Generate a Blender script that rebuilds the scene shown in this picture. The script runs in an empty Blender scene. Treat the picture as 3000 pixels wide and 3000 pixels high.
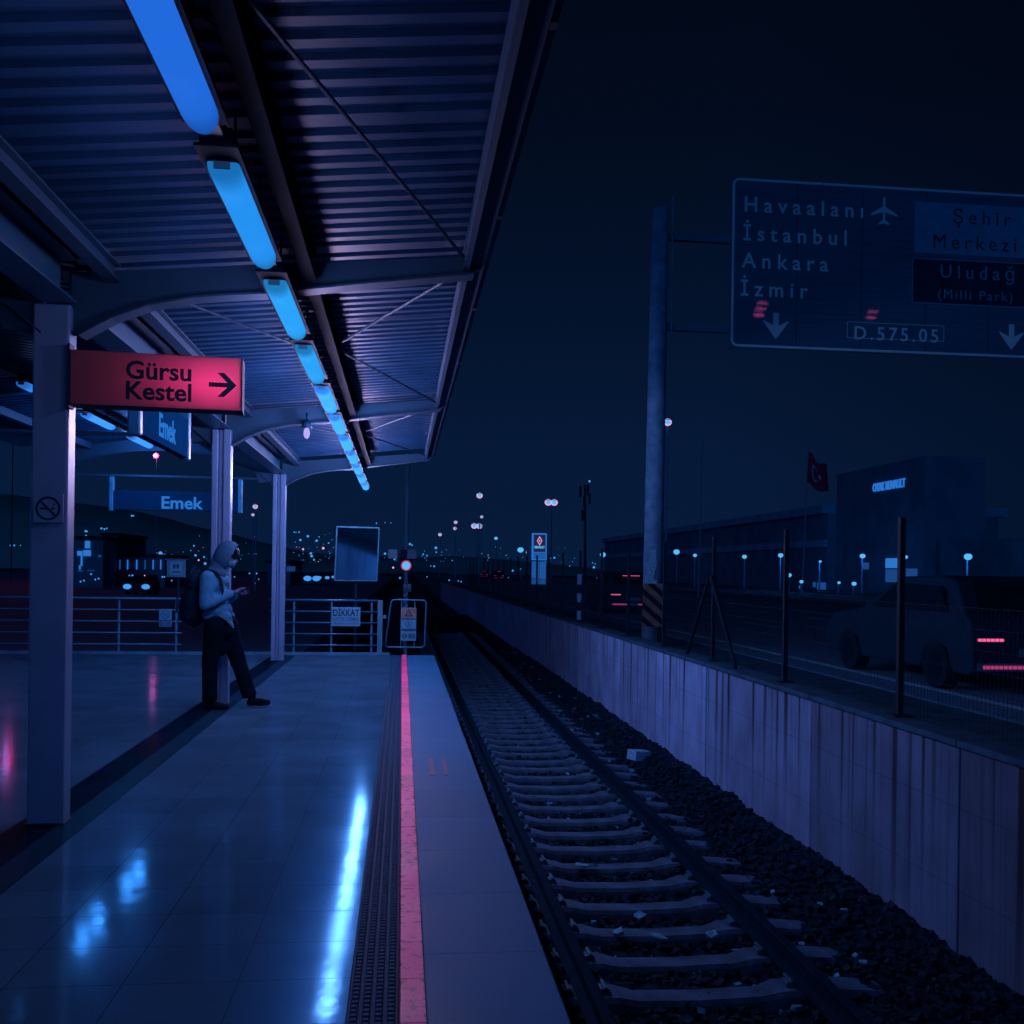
import bpy, bmesh, math, random
from mathutils import Vector, Matrix, noise
random.seed(7)
SC = bpy.context.scene
COL = SC.collection
R = math.radians

# ------------------------------------------------------------------ camera, sky, exposure
F, EYE, YAW, ROLL, PX, PY = 2900.0, 1.55, 0.1106, 0.014, 1500.0, 1672.5   # in pixels of a 3000 px square
cam = bpy.data.cameras.new('camera'); co = bpy.data.objects.new('camera', cam); COL.objects.link(co)
co.location = (0, 0, EYE); co.rotation_euler = (R(90), -ROLL, -YAW)
cam.sensor_width = 36; cam.lens = 36 * F / 3000; cam.shift_y = (PY - 1500) / 3000
cam.clip_start = 0.05; cam.clip_end = 5000
SC.camera = co
w = bpy.data.worlds.new('World'); SC.world = w; w.use_nodes = True
wn, wl = w.node_tree.nodes, w.node_tree.links
tc = wn.new('ShaderNodeTexCoord'); sx = wn.new('ShaderNodeSeparateXYZ'); rp = wn.new('ShaderNodeValToRGB')
mx = wn.new('ShaderNodeMix'); mx.data_type = 'RGBA'; mx.blend_type = 'MULTIPLY'; mx.inputs[0].default_value = 1
mr = wn.new('ShaderNodeMapRange')
wl.new(tc.outputs['Generated'], sx.inputs[0]); wl.new(sx.outputs['Z'], rp.inputs[0])
e = rp.color_ramp.elements
e[0].position = 0.0; e[0].color = (.0020, .0108, .042, 1)
e[1].position = 0.62; e[1].color = (.0005, .0022, .007, 1)
for p_, c_ in ((.10, (.0019, .0102, .039)), (.26, (.0011, .0062, .024)), (.42, (.0007, .0034, .012))):
    n_ = e.new(p_); n_.color = c_ + (1,)
mr.inputs[1].default_value = .30; mr.inputs[2].default_value = .62; mr.inputs[3].default_value = 1; mr.inputs[4].default_value = .55
wl.new(sx.outputs['X'], mr.inputs[0]); wl.new(rp.outputs[0], mx.inputs[6]); wl.new(mr.outputs[0], mx.inputs[7])
wl.new(mx.outputs[2], wn['Background'].inputs[0]); wn['Background'].inputs[1].default_value = 1.0
SC.view_settings.view_transform = 'Standard'; SC.view_settings.look = 'None'
SC.view_settings.exposure = 0; SC.view_settings.gamma = 1; SC.view_settings.use_curve_mapping = False
fill_sun = bpy.data.lights.new('added_fill_light', 'SUN'); fill_sun.energy = .22; fill_sun.angle = R(25); fill_sun.color = (.07, .36, 1.0)  # added blue fill from behind the camera, lifts the road sign, mast and building
mo = bpy.data.objects.new('added_fill_light', fill_sun); COL.objects.link(mo); mo.location = (20, -30, 40)
mo.rotation_euler = Vector((.42, .88, -.19)).to_track_quat('-Z', 'Y').to_euler()
LAMP_RGB, LAMP_W, SIDE_W = (.70, .53, 1.0), 30.0, 19.0

CA, SA = math.cos(YAW), math.sin(YAW)
def at(px, py, zc):                 # the point seen at a photo pixel, zc metres in front of the camera
    dx, dy = px - PX, py - PY
    u, v = dx + ROLL * dy, dy - ROLL * dx
    xc = u / F * zc
    return Vector((xc * CA + zc * SA, zc * CA - xc * SA, EYE - v / F * zc))

# ------------------------------------------------------------------ materials
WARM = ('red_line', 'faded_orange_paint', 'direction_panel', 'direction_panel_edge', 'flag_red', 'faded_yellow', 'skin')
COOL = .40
def mat(name, col, rough=.5, spec=.5, metal=0, var=.25, scale=6, bump=0, bscale=60, stretch=(1, 1, 1), tint=None, coat=0):
    m = bpy.data.materials.new(name); m.use_nodes = True
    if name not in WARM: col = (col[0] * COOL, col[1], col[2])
    N, L = m.node_tree.nodes, m.node_tree.links
    b = N['Principled BSDF']
    b.inputs['Roughness'].default_value = rough; b.inputs['Metallic'].default_value = metal
    b.inputs['Specular IOR Level'].default_value = spec; b.inputs['Coat Weight'].default_value = coat
    b.inputs['Specular Tint'].default_value = (tint or ((1, 1, 1) if name in WARM else (.42, .72, 1.0))) + (1,)
    t = N.new('ShaderNodeTexCoord'); mp = N.new('ShaderNodeMapping'); mp.inputs['Scale'].default_value = stretch
    L.new(t.outputs['Object'], mp.inputs[0])
    nz = N.new('ShaderNodeTexNoise'); nz.inputs['Scale'].default_value = scale; nz.inputs['Detail'].default_value = 5
    L.new(mp.outputs[0], nz.inputs['Vector'])
    r = N.new('ShaderNodeValToRGB')
    r.color_ramp.elements[0].position = .3; r.color_ramp.elements[1].position = .7
    r.color_ramp.elements[0].color = tuple(c * (1 - var) for c in col) + (1,)
    r.color_ramp.elements[1].color = tuple(min(1, c * (1 + var)) for c in col) + (1,)
    L.new(nz.outputs[0], r.inputs[0]); L.new(r.outputs[0], b.inputs['Base Color'])
    if bump:
        n2 = N.new('ShaderNodeTexNoise'); n2.inputs['Scale'].default_value = bscale; n2.inputs['Detail'].default_value = 4
        L.new(mp.outputs[0], n2.inputs['Vector'])
        bp = N.new('ShaderNodeBump'); bp.inputs['Strength'].default_value = bump; bp.inputs['Distance'].default_value = .01
        L.new(n2.outputs[0], bp.inputs['Height']); L.new(bp.outputs[0], b.inputs['Normal'])
    return m

def emat(name, col, strength=1.0):
    m = bpy.data.materials.new(name); m.use_nodes = True
    b = m.node_tree.nodes['Principled BSDF']
    b.inputs['Base Color'].default_value = (.001, .002, .004, 1); b.inputs['Roughness'].default_value = .8
    b.inputs['Specular IOR Level'].default_value = 0
    b.inputs['Emission Color'].default_value = tuple(col) + (1,); b.inputs['Emission Strength'].default_value = strength
    return m

def math_node(N, L, op, a, b=None, c=None):
    n = N.new('ShaderNodeMath'); n.operation = op
    for i, v in enumerate((a, b, c)):
        if v is None: continue
        if isinstance(v, (int, float)): n.inputs[i].default_value = v
        else: L.new(v, n.inputs[i])
    return n.outputs[0]

def tile_mat(name, col, tx, ty, ox, oy, rough, spec, tint=None, gloss=None, joint=.004, var=.18, speck=.25, mott=.25, wav=.02, jd=.35):
    """Slabs tx by ty metres with fine dark joints; each slab a slightly different tone, speckled."""
    m = bpy.data.materials.new(name); m.use_nodes = True
    N, L = m.node_tree.nodes, m.node_tree.links
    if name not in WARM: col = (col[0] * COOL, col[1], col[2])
    b = N['Principled BSDF']
    b.inputs['Specular IOR Level'].default_value = spec
    if tint: b.inputs['Specular Tint'].default_value = tint + (1,)
    t = N.new('ShaderNodeTexCoord'); s = N.new('ShaderNodeSeparateXYZ'); L.new(t.outputs['Object'], s.inputs[0])
    xs = math_node(N, L, 'DIVIDE', math_node(N, L, 'SUBTRACT', s.outputs[0], ox), tx)
    ys = math_node(N, L, 'DIVIDE', math_node(N, L, 'SUBTRACT', s.outputs[1], oy), ty)
    fx, fy = math_node(N, L, 'FRACT', xs), math_node(N, L, 'FRACT', ys)
    jx = math_node(N, L, 'LESS_THAN', fx, joint / tx); jy = math_node(N, L, 'LESS_THAN', fy, joint / ty)
    j = math_node(N, L, 'MAXIMUM', jx, jy)
    cb = N.new('ShaderNodeCombineXYZ')
    L.new(math_node(N, L, 'FLOOR', xs), cb.inputs[0]); L.new(math_node(N, L, 'FLOOR', ys), cb.inputs[1])
    wnz = N.new('ShaderNodeTexWhiteNoise'); L.new(cb.outputs[0], wnz.inputs[0])
    n1 = N.new('ShaderNodeTexNoise'); n1.inputs['Scale'].default_value = 90; n1.inputs['Detail'].default_value = 3
    n2 = N.new('ShaderNodeTexNoise'); n2.inputs['Scale'].default_value = 1.6; n2.inputs['Detail'].default_value = 6
    for n in (n1, n2): L.new(t.outputs['Object'], n.inputs['Vector'])
    f = math_node(N, L, 'MULTIPLY_ADD', wnz.outputs[0], 2 * var, 1 - var)
    f = math_node(N, L, 'MULTIPLY', f, math_node(N, L, 'MULTIPLY_ADD', n1.outputs[0], 2 * speck, 1 - speck))
    f = math_node(N, L, 'MULTIPLY', f, math_node(N, L, 'MULTIPLY_ADD', n2.outputs[0], 2 * mott, 1 - mott))
    f = math_node(N, L, 'MULTIPLY', f, math_node(N, L, 'MULTIPLY_ADD', j, -(1 - jd), 1.0))
    if name == 'red_line':          # worn and chipped, with grime along the edges
        n4 = N.new('ShaderNodeTexNoise'); n4.inputs['Scale'].default_value = 26; n4.inputs['Detail'].default_value = 8
        L.new(t.outputs['Object'], n4.inputs['Vector'])
        mq = N.new('ShaderNodeMapRange'); mq.interpolation_type = 'SMOOTHSTEP'; mq.inputs[1].default_value = .55; mq.inputs[2].default_value = .64
        L.new(n4.outputs[0], mq.inputs[0]); f = math_node(N, L, 'MULTIPLY', f, math_node(N, L, 'MULTIPLY_ADD', mq.outputs[0], -.55, 1.0))
        ed = math_node(N, L, 'ABSOLUTE', math_node(N, L, 'SUBTRACT', fx, .5)); me_ = N.new('ShaderNodeMapRange'); me_.inputs[1].default_value = .40; me_.inputs[2].default_value = .5
        L.new(math_node(N, L, 'ADD', ed, math_node(N, L, 'MULTIPLY', math_node(N, L, 'SUBTRACT', n4.outputs[0], .5), .2)), me_.inputs[0]); f = math_node(N, L, 'MULTIPLY', f, math_node(N, L, 'MULTIPLY_ADD', me_.outputs[0], -.6, 1.0))
    vm = N.new('ShaderNodeVectorMath'); vm.operation = 'SCALE'; vm.inputs[0].default_value = col
    L.new(f, vm.inputs['Scale']); L.new(vm.outputs[0], b.inputs['Base Color'])
    rr = math_node(N, L, 'MULTIPLY_ADD', n2.outputs[0], rough * .7, rough * .65)
    rr = math_node(N, L, 'MULTIPLY_ADD', j, .4, rr)
    (L.new(rr, b.inputs['Roughness']) if not gloss else None); b.inputs['Roughness'].default_value = .33 if gloss else rough
    gl = None
    if gloss:                       # a polished, blue tinted seal over the stone
        b.inputs['Specular IOR Level'].default_value = 0
        gl = N.new('ShaderNodeBsdfGlossy'); gl.inputs['Color'].default_value = (gloss[0] * .75,) + gloss[1:] + (1,); L.new(rr, gl.inputs['Roughness'])
        fr = N.new('ShaderNodeFresnel'); fr.inputs[0].default_value = 1.5
        mxs = N.new('ShaderNodeMixShader'); L.new(math_node(N, L, 'MULTIPLY', math_node(N, L, 'MULTIPLY', fr.outputs[0], spec), math_node(N, L, 'MULTIPLY_ADD', j, -.8, 1.0)), mxs.inputs[0])
        g2 = N.new('ShaderNodeBsdfGlossy'); g2.inputs['Color'].default_value = (.05, .38, 1, 1); g2.inputs['Roughness'].default_value = .27
        mx2 = N.new('ShaderNodeMixShader'); mx2.inputs[0].default_value = .022 if spec > .2 else .003
        L.new(b.outputs[0], mx2.inputs[1]); L.new(g2.outputs[0], mx2.inputs[2])
        L.new(mx2.outputs[0], mxs.inputs[1]); L.new(gl.outputs[0], mxs.inputs[2]); L.new(mxs.outputs[0], N['Material Output'].inputs[0])
    if wav:
        n3 = N.new('ShaderNodeTexNoise'); n3.inputs['Scale'].default_value = 9; n3.inputs['Detail'].default_value = 3
        L.new(t.outputs['Object'], n3.inputs['Vector'])
        h = math_node(N, L, 'ADD', n3.outputs[0], math_node(N, L, 'MULTIPLY', wnz.outputs[0], .3))
        bp = N.new('ShaderNodeBump'); bp.inputs['Strength'].default_value = wav; bp.inputs['Distance'].default_value = .05
        L.new(h, bp.inputs['Height']); L.new(bp.outputs[0], b.inputs['Normal'])
        if gl: L.new(bp.outputs[0], gl.inputs['Normal'])
    return m

def wall_mat():
    """Cast concrete with dark water streaks running down from the coping and faint formwork lines."""
    m = bpy.data.materials.new('stained_concrete'); m.use_nodes = True
    N, L = m.node_tree.nodes, m.node_tree.links
    b = N['Principled BSDF']; b.inputs['Roughness'].default_value = .85; b.inputs['Specular IOR Level'].default_value = .2
    oi = N.new('ShaderNodeObjectInfo')
    t = N.new('ShaderNodeTexCoord'); s = N.new('ShaderNodeSeparateXYZ'); L.new(t.outputs['Object'], s.inputs[0])
    def noise_of(sy, sz, scale, detail):
        c = N.new('ShaderNodeCombineXYZ')
        L.new(math_node(N, L, 'MULTIPLY', s.outputs[1], sy), c.inputs[1]); L.new(math_node(N, L, 'MULTIPLY', s.outputs[2], sz), c.inputs[2])
        n = N.new('ShaderNodeTexNoise'); n.inputs['Scale'].default_value = scale; n.inputs['Detail'].default_value = detail
        L.new(c.outputs[0], n.inputs['Vector']); return n.outputs[0]
    def step(v, a, c):
        n = N.new('ShaderNodeMapRange'); n.interpolation_type = 'SMOOTHSTEP'
        n.inputs[1].default_value = a; n.inputs[2].default_value = c; L.new(v, n.inputs[0]); return n.outputs[0]
    streak = math_node(N, L, 'MULTIPLY', step(noise_of(8.5, .10, 1, 6), .47, .66), step(noise_of(1.3, .15, 1, 4), .28, .56))
    fine = step(noise_of(26, .2, 1, 4), .55, .72)
    top = step(math_node(N, L, 'ADD', s.outputs[2], math_node(N, L, 'MULTIPLY', noise_of(3, .6, 1, 4), 1.6)), -.55, 1.35)
    dirt = noise_of(2.2, 1.6, 1, 9)
    lines = step(math_node(N, L, 'ABSOLUTE', math_node(N, L, 'SUBTRACT', math_node(N, L, 'FRACT', math_node(N, L, 'MULTIPLY_ADD', s.outputs[2], 1.75, .62)), .5)), .0, .012)
    k = math_node(N, L, 'MULTIPLY', streak, math_node(N, L, 'MULTIPLY_ADD', top, .92, .16))
    k = math_node(N, L, 'ADD', k, math_node(N, L, 'MULTIPLY', fine, .20))
    k = math_node(N, L, 'SUBTRACT', 1, k)
    k = math_node(N, L, 'MULTIPLY', k, math_node(N, L, 'MULTIPLY_ADD', dirt, 1.15, .40))
    k = math_node(N, L, 'MULTIPLY', k, math_node(N, L, 'MULTIPLY_ADD', lines, .36, .64))
    k = math_node(N, L, 'MULTIPLY', k, math_node(N, L, 'MULTIPLY_ADD', oi.outputs['Random'], .28, .86))
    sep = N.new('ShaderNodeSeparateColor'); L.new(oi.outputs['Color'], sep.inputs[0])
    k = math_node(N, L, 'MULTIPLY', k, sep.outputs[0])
    k = math_node(N, L, 'MAXIMUM', k, .07)
    vm = N.new('ShaderNodeVectorMath'); vm.operation = 'SCALE'; vm.inputs[0].default_value = WALL_RGB
    L.new(k, vm.inputs['Scale']); L.new(vm.outputs[0], b.inputs['Base Color'])
    bp = N.new('ShaderNodeBump'); bp.inputs['Strength'].default_value = .25; bp.inputs['Distance'].default_value = .01
    L.new(noise_of(20, 20, 1, 6), bp.inputs['Height']); L.new(bp.outputs[0], b.inputs['Normal'])
    return m

WALL_RGB = (.145, .34, .70)
M = {}
M['floor'] = tile_mat('polished_granite', (.070, .100, .185), .42, .375, -.17, 0.04, .095, .30, None, (.20, .66, 1.0), joint=.005, var=.09, mott=.42, jd=.38, wav=.013)
M['strip_dark'] = tile_mat('dark_granite', (.004, .010, .026), .24, .375, -2.26, 0.04, .15, .13, None, (.34, .74, 1.0), var=.08)
M['strip_mid'] = tile_mat('grey_granite', (.016, .032, .066), .17, .375, -2.02, 0.04, .2, .16, None, (.22, .72, 1.0), var=.08)
M['slab'] = tile_mat('edge_slab', (.030, .160, .370), .495, .74, .105, .3, .6, .10, None, None, .004, .07, .3, .2, .03)
M['line'] = tile_mat('red_line', (.97, .085, .38), .095, .37, .01, .06, .55, .3, None, None, .006, .2, .5, .3, 0)
M['tactile'] = mat('tactile_stone', (.022, .072, .165), .75, .1, 0, .25, 30)
M['mark'] = mat('faded_orange_paint', (.085, .11, .22), .6, .3, 0, .35, 40)
M['platform_side'] = mat('platform_side', (.05, .10, .18), .85, .2, 0, .4, 3)
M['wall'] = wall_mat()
M['coping'] = mat('coping_concrete', (.04, .09, .18), .85, .2, 0, .35, 5)
M['steel'] = mat('painted_steel', (.26, .23, .44), .38, .5, 0, .10, 3, .05, 30)
M['beam'] = mat('beam_steel', (.040, .064, .130), .6, .15, 0, .12, 3, .05, 30)
M['webblue'] = mat('blue_beam_steel', (.012, .075, .16), .4, .5, 0, .12, 3)
M['dark'] = mat('dark_steel', (.004, .024, .055), .6, .15, 0, .2, 8)
M['shade'] = mat('black_metal', (.002, .007, .018), .8, .03)
M['rod'] = mat('rod_steel', (.010, .032, .075), .5, .4)
M['roof'] = mat('roof_sheet_metal', (.020, .050, .130), .42, .20, 0, .2, 2.2, .05, 20, (1, .6, 1))
M['sleeper'] = mat('sleeper_concrete', (.075, .100, .205), .85, .2, 0, .5, 5, .4, 60)
M['rail'] = mat('rail_steel', (.003, .018, .045), .8, .02, 0, .3, 10)
M['clip'] = mat('rail_clip', (.035, .11, .20), .5, .4)
M['stone'] = mat('ballast_stone', (.003, .022, .050), .9, .2, 0, .5, 20)
M['stone2'] = mat('ballast_stone_pale', (.16, .30, .52), .85, .2, 0, .4, 20)
M['bed'] = mat('ballast_bed', (.002, .018, .042), .95, .1, 0, .5, 30, .6, 40)
M['ground'] = mat('earth', (.02, .07, .14), .95, .1, 0, .4, .5)
M['asphalt'] = mat('asphalt', (.09, .20, .40), .8, .25, 0, .25, 8)
M['verge'] = mat('verge', (.03, .09, .18), .95, .1, 0, .4, 4)
M['paint'] = mat('road_paint', (.40, .55, .9), .7, .3, 0, .35, 12)
M['stainless'] = mat('stainless_rail', (.040, .15, .32), .35, .5, .2, .1)
M['plate'] = mat('plate_grey', (.10, .20, .34), .5, .4)
M['white'] = mat('sign_white', (.17, .30, .52), .5, .4, 0, .06)
M['ink'] = mat('sign_ink', (.006, .016, .035), .6, .2)
M['ink2'] = mat('sign_ink_soft', (.05, .10, .20), .6, .2)
M['orange'] = mat('direction_panel', (.92, .055, .17), .45, .4, 0, .08, 4)
m_ = bpy.data.materials.new('translucent_sign_face'); m_.use_nodes = True; M['glowpanel'] = m_
n_, l_ = m_.node_tree.nodes, m_.node_tree.links
n_['Principled BSDF'].inputs['Base Color'].default_value = (.20, .10, .14, 1); n_['Principled BSDF'].inputs['Roughness'].default_value = .5
tb_ = n_.new('ShaderNodeBsdfTranslucent'); tb_.inputs[0].default_value = (.95, .18, .46, 1)
ms_ = n_.new('ShaderNodeMixShader'); ms_.inputs[0].default_value = .55
l_.new(n_['Principled BSDF'].outputs[0], ms_.inputs[1]); l_.new(tb_.outputs[0], ms_.inputs[2]); l_.new(ms_.outputs[0], n_['Material Output'].inputs[0])
M['orange_edge'] = mat('direction_panel_edge', (.02, .02, .05), .8, .05)
M['navy'] = mat('name_panel_navy', (.005, .035, .10), 1.0, 0, 0, .1)
M['post_blue'] = mat('sign_tube', (.05, .22, .46), .35, .6)
M['lettering_lit'] = emat('lit_lettering', (.022, .20, .72), .85)
M['signgreen'] = mat('road_sign_face', (.06, .13, .26), .012, .30, 0, .15, 2, .006, 3, (.4, 1, 14))
M['signblue'] = mat('road_sign_panel', (.10, .28, .55), .5, .3, 0, .1)
M['signdark'] = mat('road_sign_brown', (.008, .028, .08), .5, .3)
M['reflect'] = mat('retroreflective_white', (.7, .72, 1.0), .5, .4, 0, .12, 3)
M['yellow'] = mat('faded_yellow', (.16, .15, .16), .6, .3, 0, .3)
M['pole'] = mat('pole_concrete', (.20, .30, .56), .8, .2, 0, .25, 6)
M['torn'] = mat('torn_paper', (.28, .42, .70), .8, .2, 0, .35, 25)
M['asp_mirror'] = mat('mirror_glass', (.55, .75, .9), .06, .5, 1, .08, 1.5)
M['hood'] = mat('hoodie_cotton', (.085, .20, .40), .95, .1, 0, .2, 9, .8, 22)
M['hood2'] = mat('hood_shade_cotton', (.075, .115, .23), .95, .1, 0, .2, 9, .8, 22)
M['trouser'] = mat('black_trousers', (.0012, .008, .02), .95, .03, 0, .3, 8, .8, 16)
M['pack'] = mat('backpack_nylon', (.003, .018, .045), .7, .12, 0, .4, 12, .8, 18)
M['skin'] = mat('skin', (.07, .11, .21), .6, .4, 0, .1)
M['mask'] = mat('face_mask_cloth', (.14, .20, .36), .85, .2, 0, .06)
M['hair'] = mat('dark_hair', (.006, .014, .03), .6, .3)
M['shoe'] = mat('shoe_black', (.0012, .008, .02), .7, .08)
M['sole'] = mat('shoe_sole', (.10, .17, .30), .7, .3)
M['glass'] = mat('dark_glass', (.002, .016, .04), .3, .1, 0, .1)
M['carpaint'] = mat('dark_car_paint', (.003, .036, .085), .6, .06, 0, .05)
M['tyre'] = mat('tyre_rubber', (.002, .018, .04), .9, .2)
M['facade'] = mat('facade_dark', (.10, .19, .34), .8, .3, 0, .2, .6)
M['facade2'] = mat('facade_band', (.2, .34, .6), .8, .3, 0, .2, .6)
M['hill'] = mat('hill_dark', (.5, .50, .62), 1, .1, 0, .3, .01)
M['flag'] = mat('flag_red', (.34, .025, .09), .8, .2, 0, .1)
M['flagwhite'] = mat('flag_white', (.45, .55, .9), .8, .2)
M['cyan'] = emat('cyan_lamp', (.10, .50, .95), 1.0)
M['cyan_far'] = emat('cyan_far_lights', (.06, .36, .95), .95)
M['pink'] = emat('pink_lamp', (.95, .42, .72), 1.0)
M['pinkglow'] = emat('pink_glow', (.62, .05, .20), .7)
M['redhot'] = emat('red_lamp', (210, .4, 5), 1.0)
M['redstrong'] = emat('red_beacon', (230, .4, 6), 1.0)
M['cyancore'] = emat('cyan_core', (2, 22, 60), 1.0)
M['redsign'] = emat('red_sign_lamp', (16, 1.6, 4.5), 1.0)
M['tail'] = emat('tail_light', (1.3, .16, .42), .8)
M['headlight'] = emat('headlight_glow', (.05, .33, .95), 1.0)
M['lit'] = emat('lit_window', (.03, .22, .72), .8)
M['litdim'] = emat('lit_window_dim', (.012, .07, .26), .8)
M['bulb'] = emat('pale_bulb', (.55, .45, 1.0), .9)

# ------------------------------------------------------------------ mesh helpers
class MB:
    def __init__(s): s.v, s.f, s.m = [], [], []
    def add(s, vs, fs, mi=0):
        o = len(s.v); s.v += [tuple(v) for v in vs]; s.f += [tuple(i + o for i in f) for f in fs]; s.m += [mi] * len(fs)
        return s
    def box(s, x0, x1, y0, y1, z0, z1, mi=0, mtx=None):
        vs = [Vector((x, y, z)) for z in (z0, z1) for y in (y0, y1) for x in (x0, x1)]
        if mtx: vs = [mtx @ v for v in vs]
        return s.add(vs, [(0, 2, 3, 1), (4, 5, 7, 6), (0, 1, 5, 4), (2, 6, 7, 3), (0, 4, 6, 2), (1, 3, 7, 5)], mi)
    def tube(s, p, q, r, n=8, r2=None, mi=0, caps=True):
        p, q = Vector(p), Vector(q); r2 = r if r2 is None else r2
        d = (q - p).normalized(); a = d.orthogonal().normalized(); b = d.cross(a)
        vs = []
        for c, rr in ((p, r), (q, r2)):
            for i in range(n):
                t = 2 * math.pi * (i + .5) / n; vs.append(c + (a * math.cos(t) + b * math.sin(t)) * rr)
        fs = [(i, (i + 1) % n, n + (i + 1) % n, n + i) for i in range(n)]
        if caps: fs += [tuple(range(n - 1, -1, -1)), tuple(range(n, 2 * n))]
        return s.add(vs, fs, mi)
    def path(s, pts, r, n=8, closed=False, mi=0):
        pts = [Vector(p) for p in pts]; k = len(pts); rings = []
        a = None
        for i, p in enumerate(pts):
            d = (pts[(i + 1) % k] - pts[i - 1]) if (closed or 0 < i < k - 1) else (pts[1] - pts[0] if i == 0 else pts[-1] - pts[-2])
            d.normalize()
            a = (d.orthogonal() if a is None else a - d * a.dot(d)).normalized()
            b = d.cross(a); rr = r[i] if isinstance(r, (list, tuple)) else r
            rings.append([p + (a * math.cos(2 * math.pi * j / n) + b * math.sin(2 * math.pi * j / n)) * rr for j in range(n)])
        vs = [v for g in rings for v in g]; fs = []
        for i in range(k if closed else k - 1):
            o, q = i * n, ((i + 1) % k) * n
            fs += [(o + j, o + (j + 1) % n, q + (j + 1) % n, q + j) for j in range(n)]
        if not closed: fs += [tuple(range(n - 1, -1, -1)), tuple(range((k - 1) * n, k * n))]
        return s.add(vs, fs, mi)
    def sphere(s, c, r, nu=12, nv=8, mi=0, mtx=None):
        c = Vector(c); r = Vector((r, r, r)) if isinstance(r, (int, float)) else Vector(r)
        vs = [Vector((0, 0, r.z))]
        for i in range(1, nv):
            t = math.pi * i / nv
            for j in range(nu):
                u = 2 * math.pi * j / nu; vs.append(Vector((r.x * math.sin(t) * math.cos(u), r.y * math.sin(t) * math.sin(u), r.z * math.cos(t))))
        vs.append(Vector((0, 0, -r.z)))
        if mtx: vs = [mtx @ v for v in vs]
        vs = [v + c for v in vs]
        fs = [(0, 1 + j, 1 + (j + 1) % nu) for j in range(nu)]
        for i in range(nv - 2):
            o = 1 + i * nu
            fs += [(o + j, o + nu + j, o + nu + (j + 1) % nu, o + (j + 1) % nu) for j in range(nu)]
        l = len(vs) - 1; o = 1 + (nv - 2) * nu
        fs += [(o + j, l, o + (j + 1) % nu) for j in range(nu)]
        return s.add(vs, fs, mi)
    def prism(s, poly, axis, a0, a1, mi=0):   # poly in the other two axes
        def pt(u, v, a): return {'x': (a, u, v), 'y': (u, a, v), 'z': (u, v, a)}[axis]
        n = len(poly)
        vs = [pt(u, v, a0) for u, v in poly] + [pt(u, v, a1) for u, v in poly]
        fs = [tuple(range(n - 1, -1, -1)), tuple(range(n, 2 * n))] + [(i, (i + 1) % n, n + (i + 1) % n, n + i) for i in range(n)]
        return s.add(vs, fs, mi)
    def mesh(s, name, mats, smooth=False):
        me = bpy.data.meshes.new(name); me.from_pydata(s.v, [], s.f)
        for m in (mats if isinstance(mats, (list, tuple)) else [mats]): me.materials.append(M[m] if isinstance(m, str) else m)
        me.polygons.foreach_set('material_index', s.m)
        b = bmesh.new(); b.from_mesh(me); bmesh.ops.recalc_face_normals(b, faces=b.faces); b.to_mesh(me); b.free()
        if smooth: me.polygons.foreach_set('use_smooth', [True] * len(me.polygons))
        return me
    def build(s, name, mats, parent=None, smooth=False, bevel=0):
        return link(name, s.mesh(name, mats, smooth), parent, bevel)

def link(name, me, parent=None, bevel=0):
    o = bpy.data.objects.new(name, me); COL.objects.link(o)
    if parent is not None:
        o.parent = parent
        top = parent; t = Vector((0, 0, 0))
        while top is not None: t = t + top.location; top = top.parent
        o.matrix_parent_inverse = Matrix.Translation(-t)
    if bevel:
        b = o.modifiers.new('bevel', 'BEVEL'); b.width = bevel; b.segments = 2; b.limit_method = 'ANGLE'
    return o
def tag(o, label=None, cat=None, group=None, kind=None):
    for k, v in (('label', label), ('category', cat), ('group', group), ('kind', kind)):
        if v: o[k] = v
    return o
def thing(name, loc, label, cat, group=None):
    o = bpy.data.objects.new(name, None); COL.objects.link(o); o.location = loc; o.empty_display_size = .1
    return tag(o, label, cat, group)
def struct(name, mb, m, **k):
    return tag(mb.build(name, m, **k), kind='structure')
def copy_tree(o, parent=None):
    c = o.copy(); COL.objects.link(c)
    if parent: c.parent = parent
    for ch in list(o.children): copy_tree(ch, c)
    return c
_text = {}
def text(name, body, size, m, parent, loc, rot=(R(90), 0, 0), align='CENTER', bold=0, sx=1.0, gap=1.0, thick=.002, shear=0):
    c = bpy.data.curves.new('t', 'FONT'); c.body = body; c.size = size; c.align_x = align; c.align_y = 'CENTER'
    c.offset = bold * size; c.extrude = thick; c.space_character = gap; c.resolution_u = 3; c.space_line = .82
    t = bpy.data.objects.new('t', c); COL.objects.link(t)
    dg = bpy.context.evaluated_depsgraph_get()
    me = bpy.data.meshes.new_from_object(t.evaluated_get(dg)); me.name = name
    bpy.data.objects.remove(t); bpy.data.curves.remove(c)
    me.materials.clear(); me.materials.append(M[m])
    mt = Matrix.Translation(Vector(loc)) @ Matrix([[1,0,0,0],[0,1,0,0],[0,0,1,0],[0,0,0,1]])
    import mathutils
    mt = Matrix.Translation(Vector(loc)) @ mathutils.Euler(rot).to_matrix().to_4x4() @ Matrix.Diagonal((sx, 1, 1, 1))
    me.transform(mt)
    return link(name, me, parent)
def arc(cx, cy, r, a0, a1, n=16): return [(cx + r * math.cos(a0 + (a1 - a0) * i / n), cy + r * math.sin(a0 + (a1 - a0) * i / n)) for i in range(n + 1)]
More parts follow.
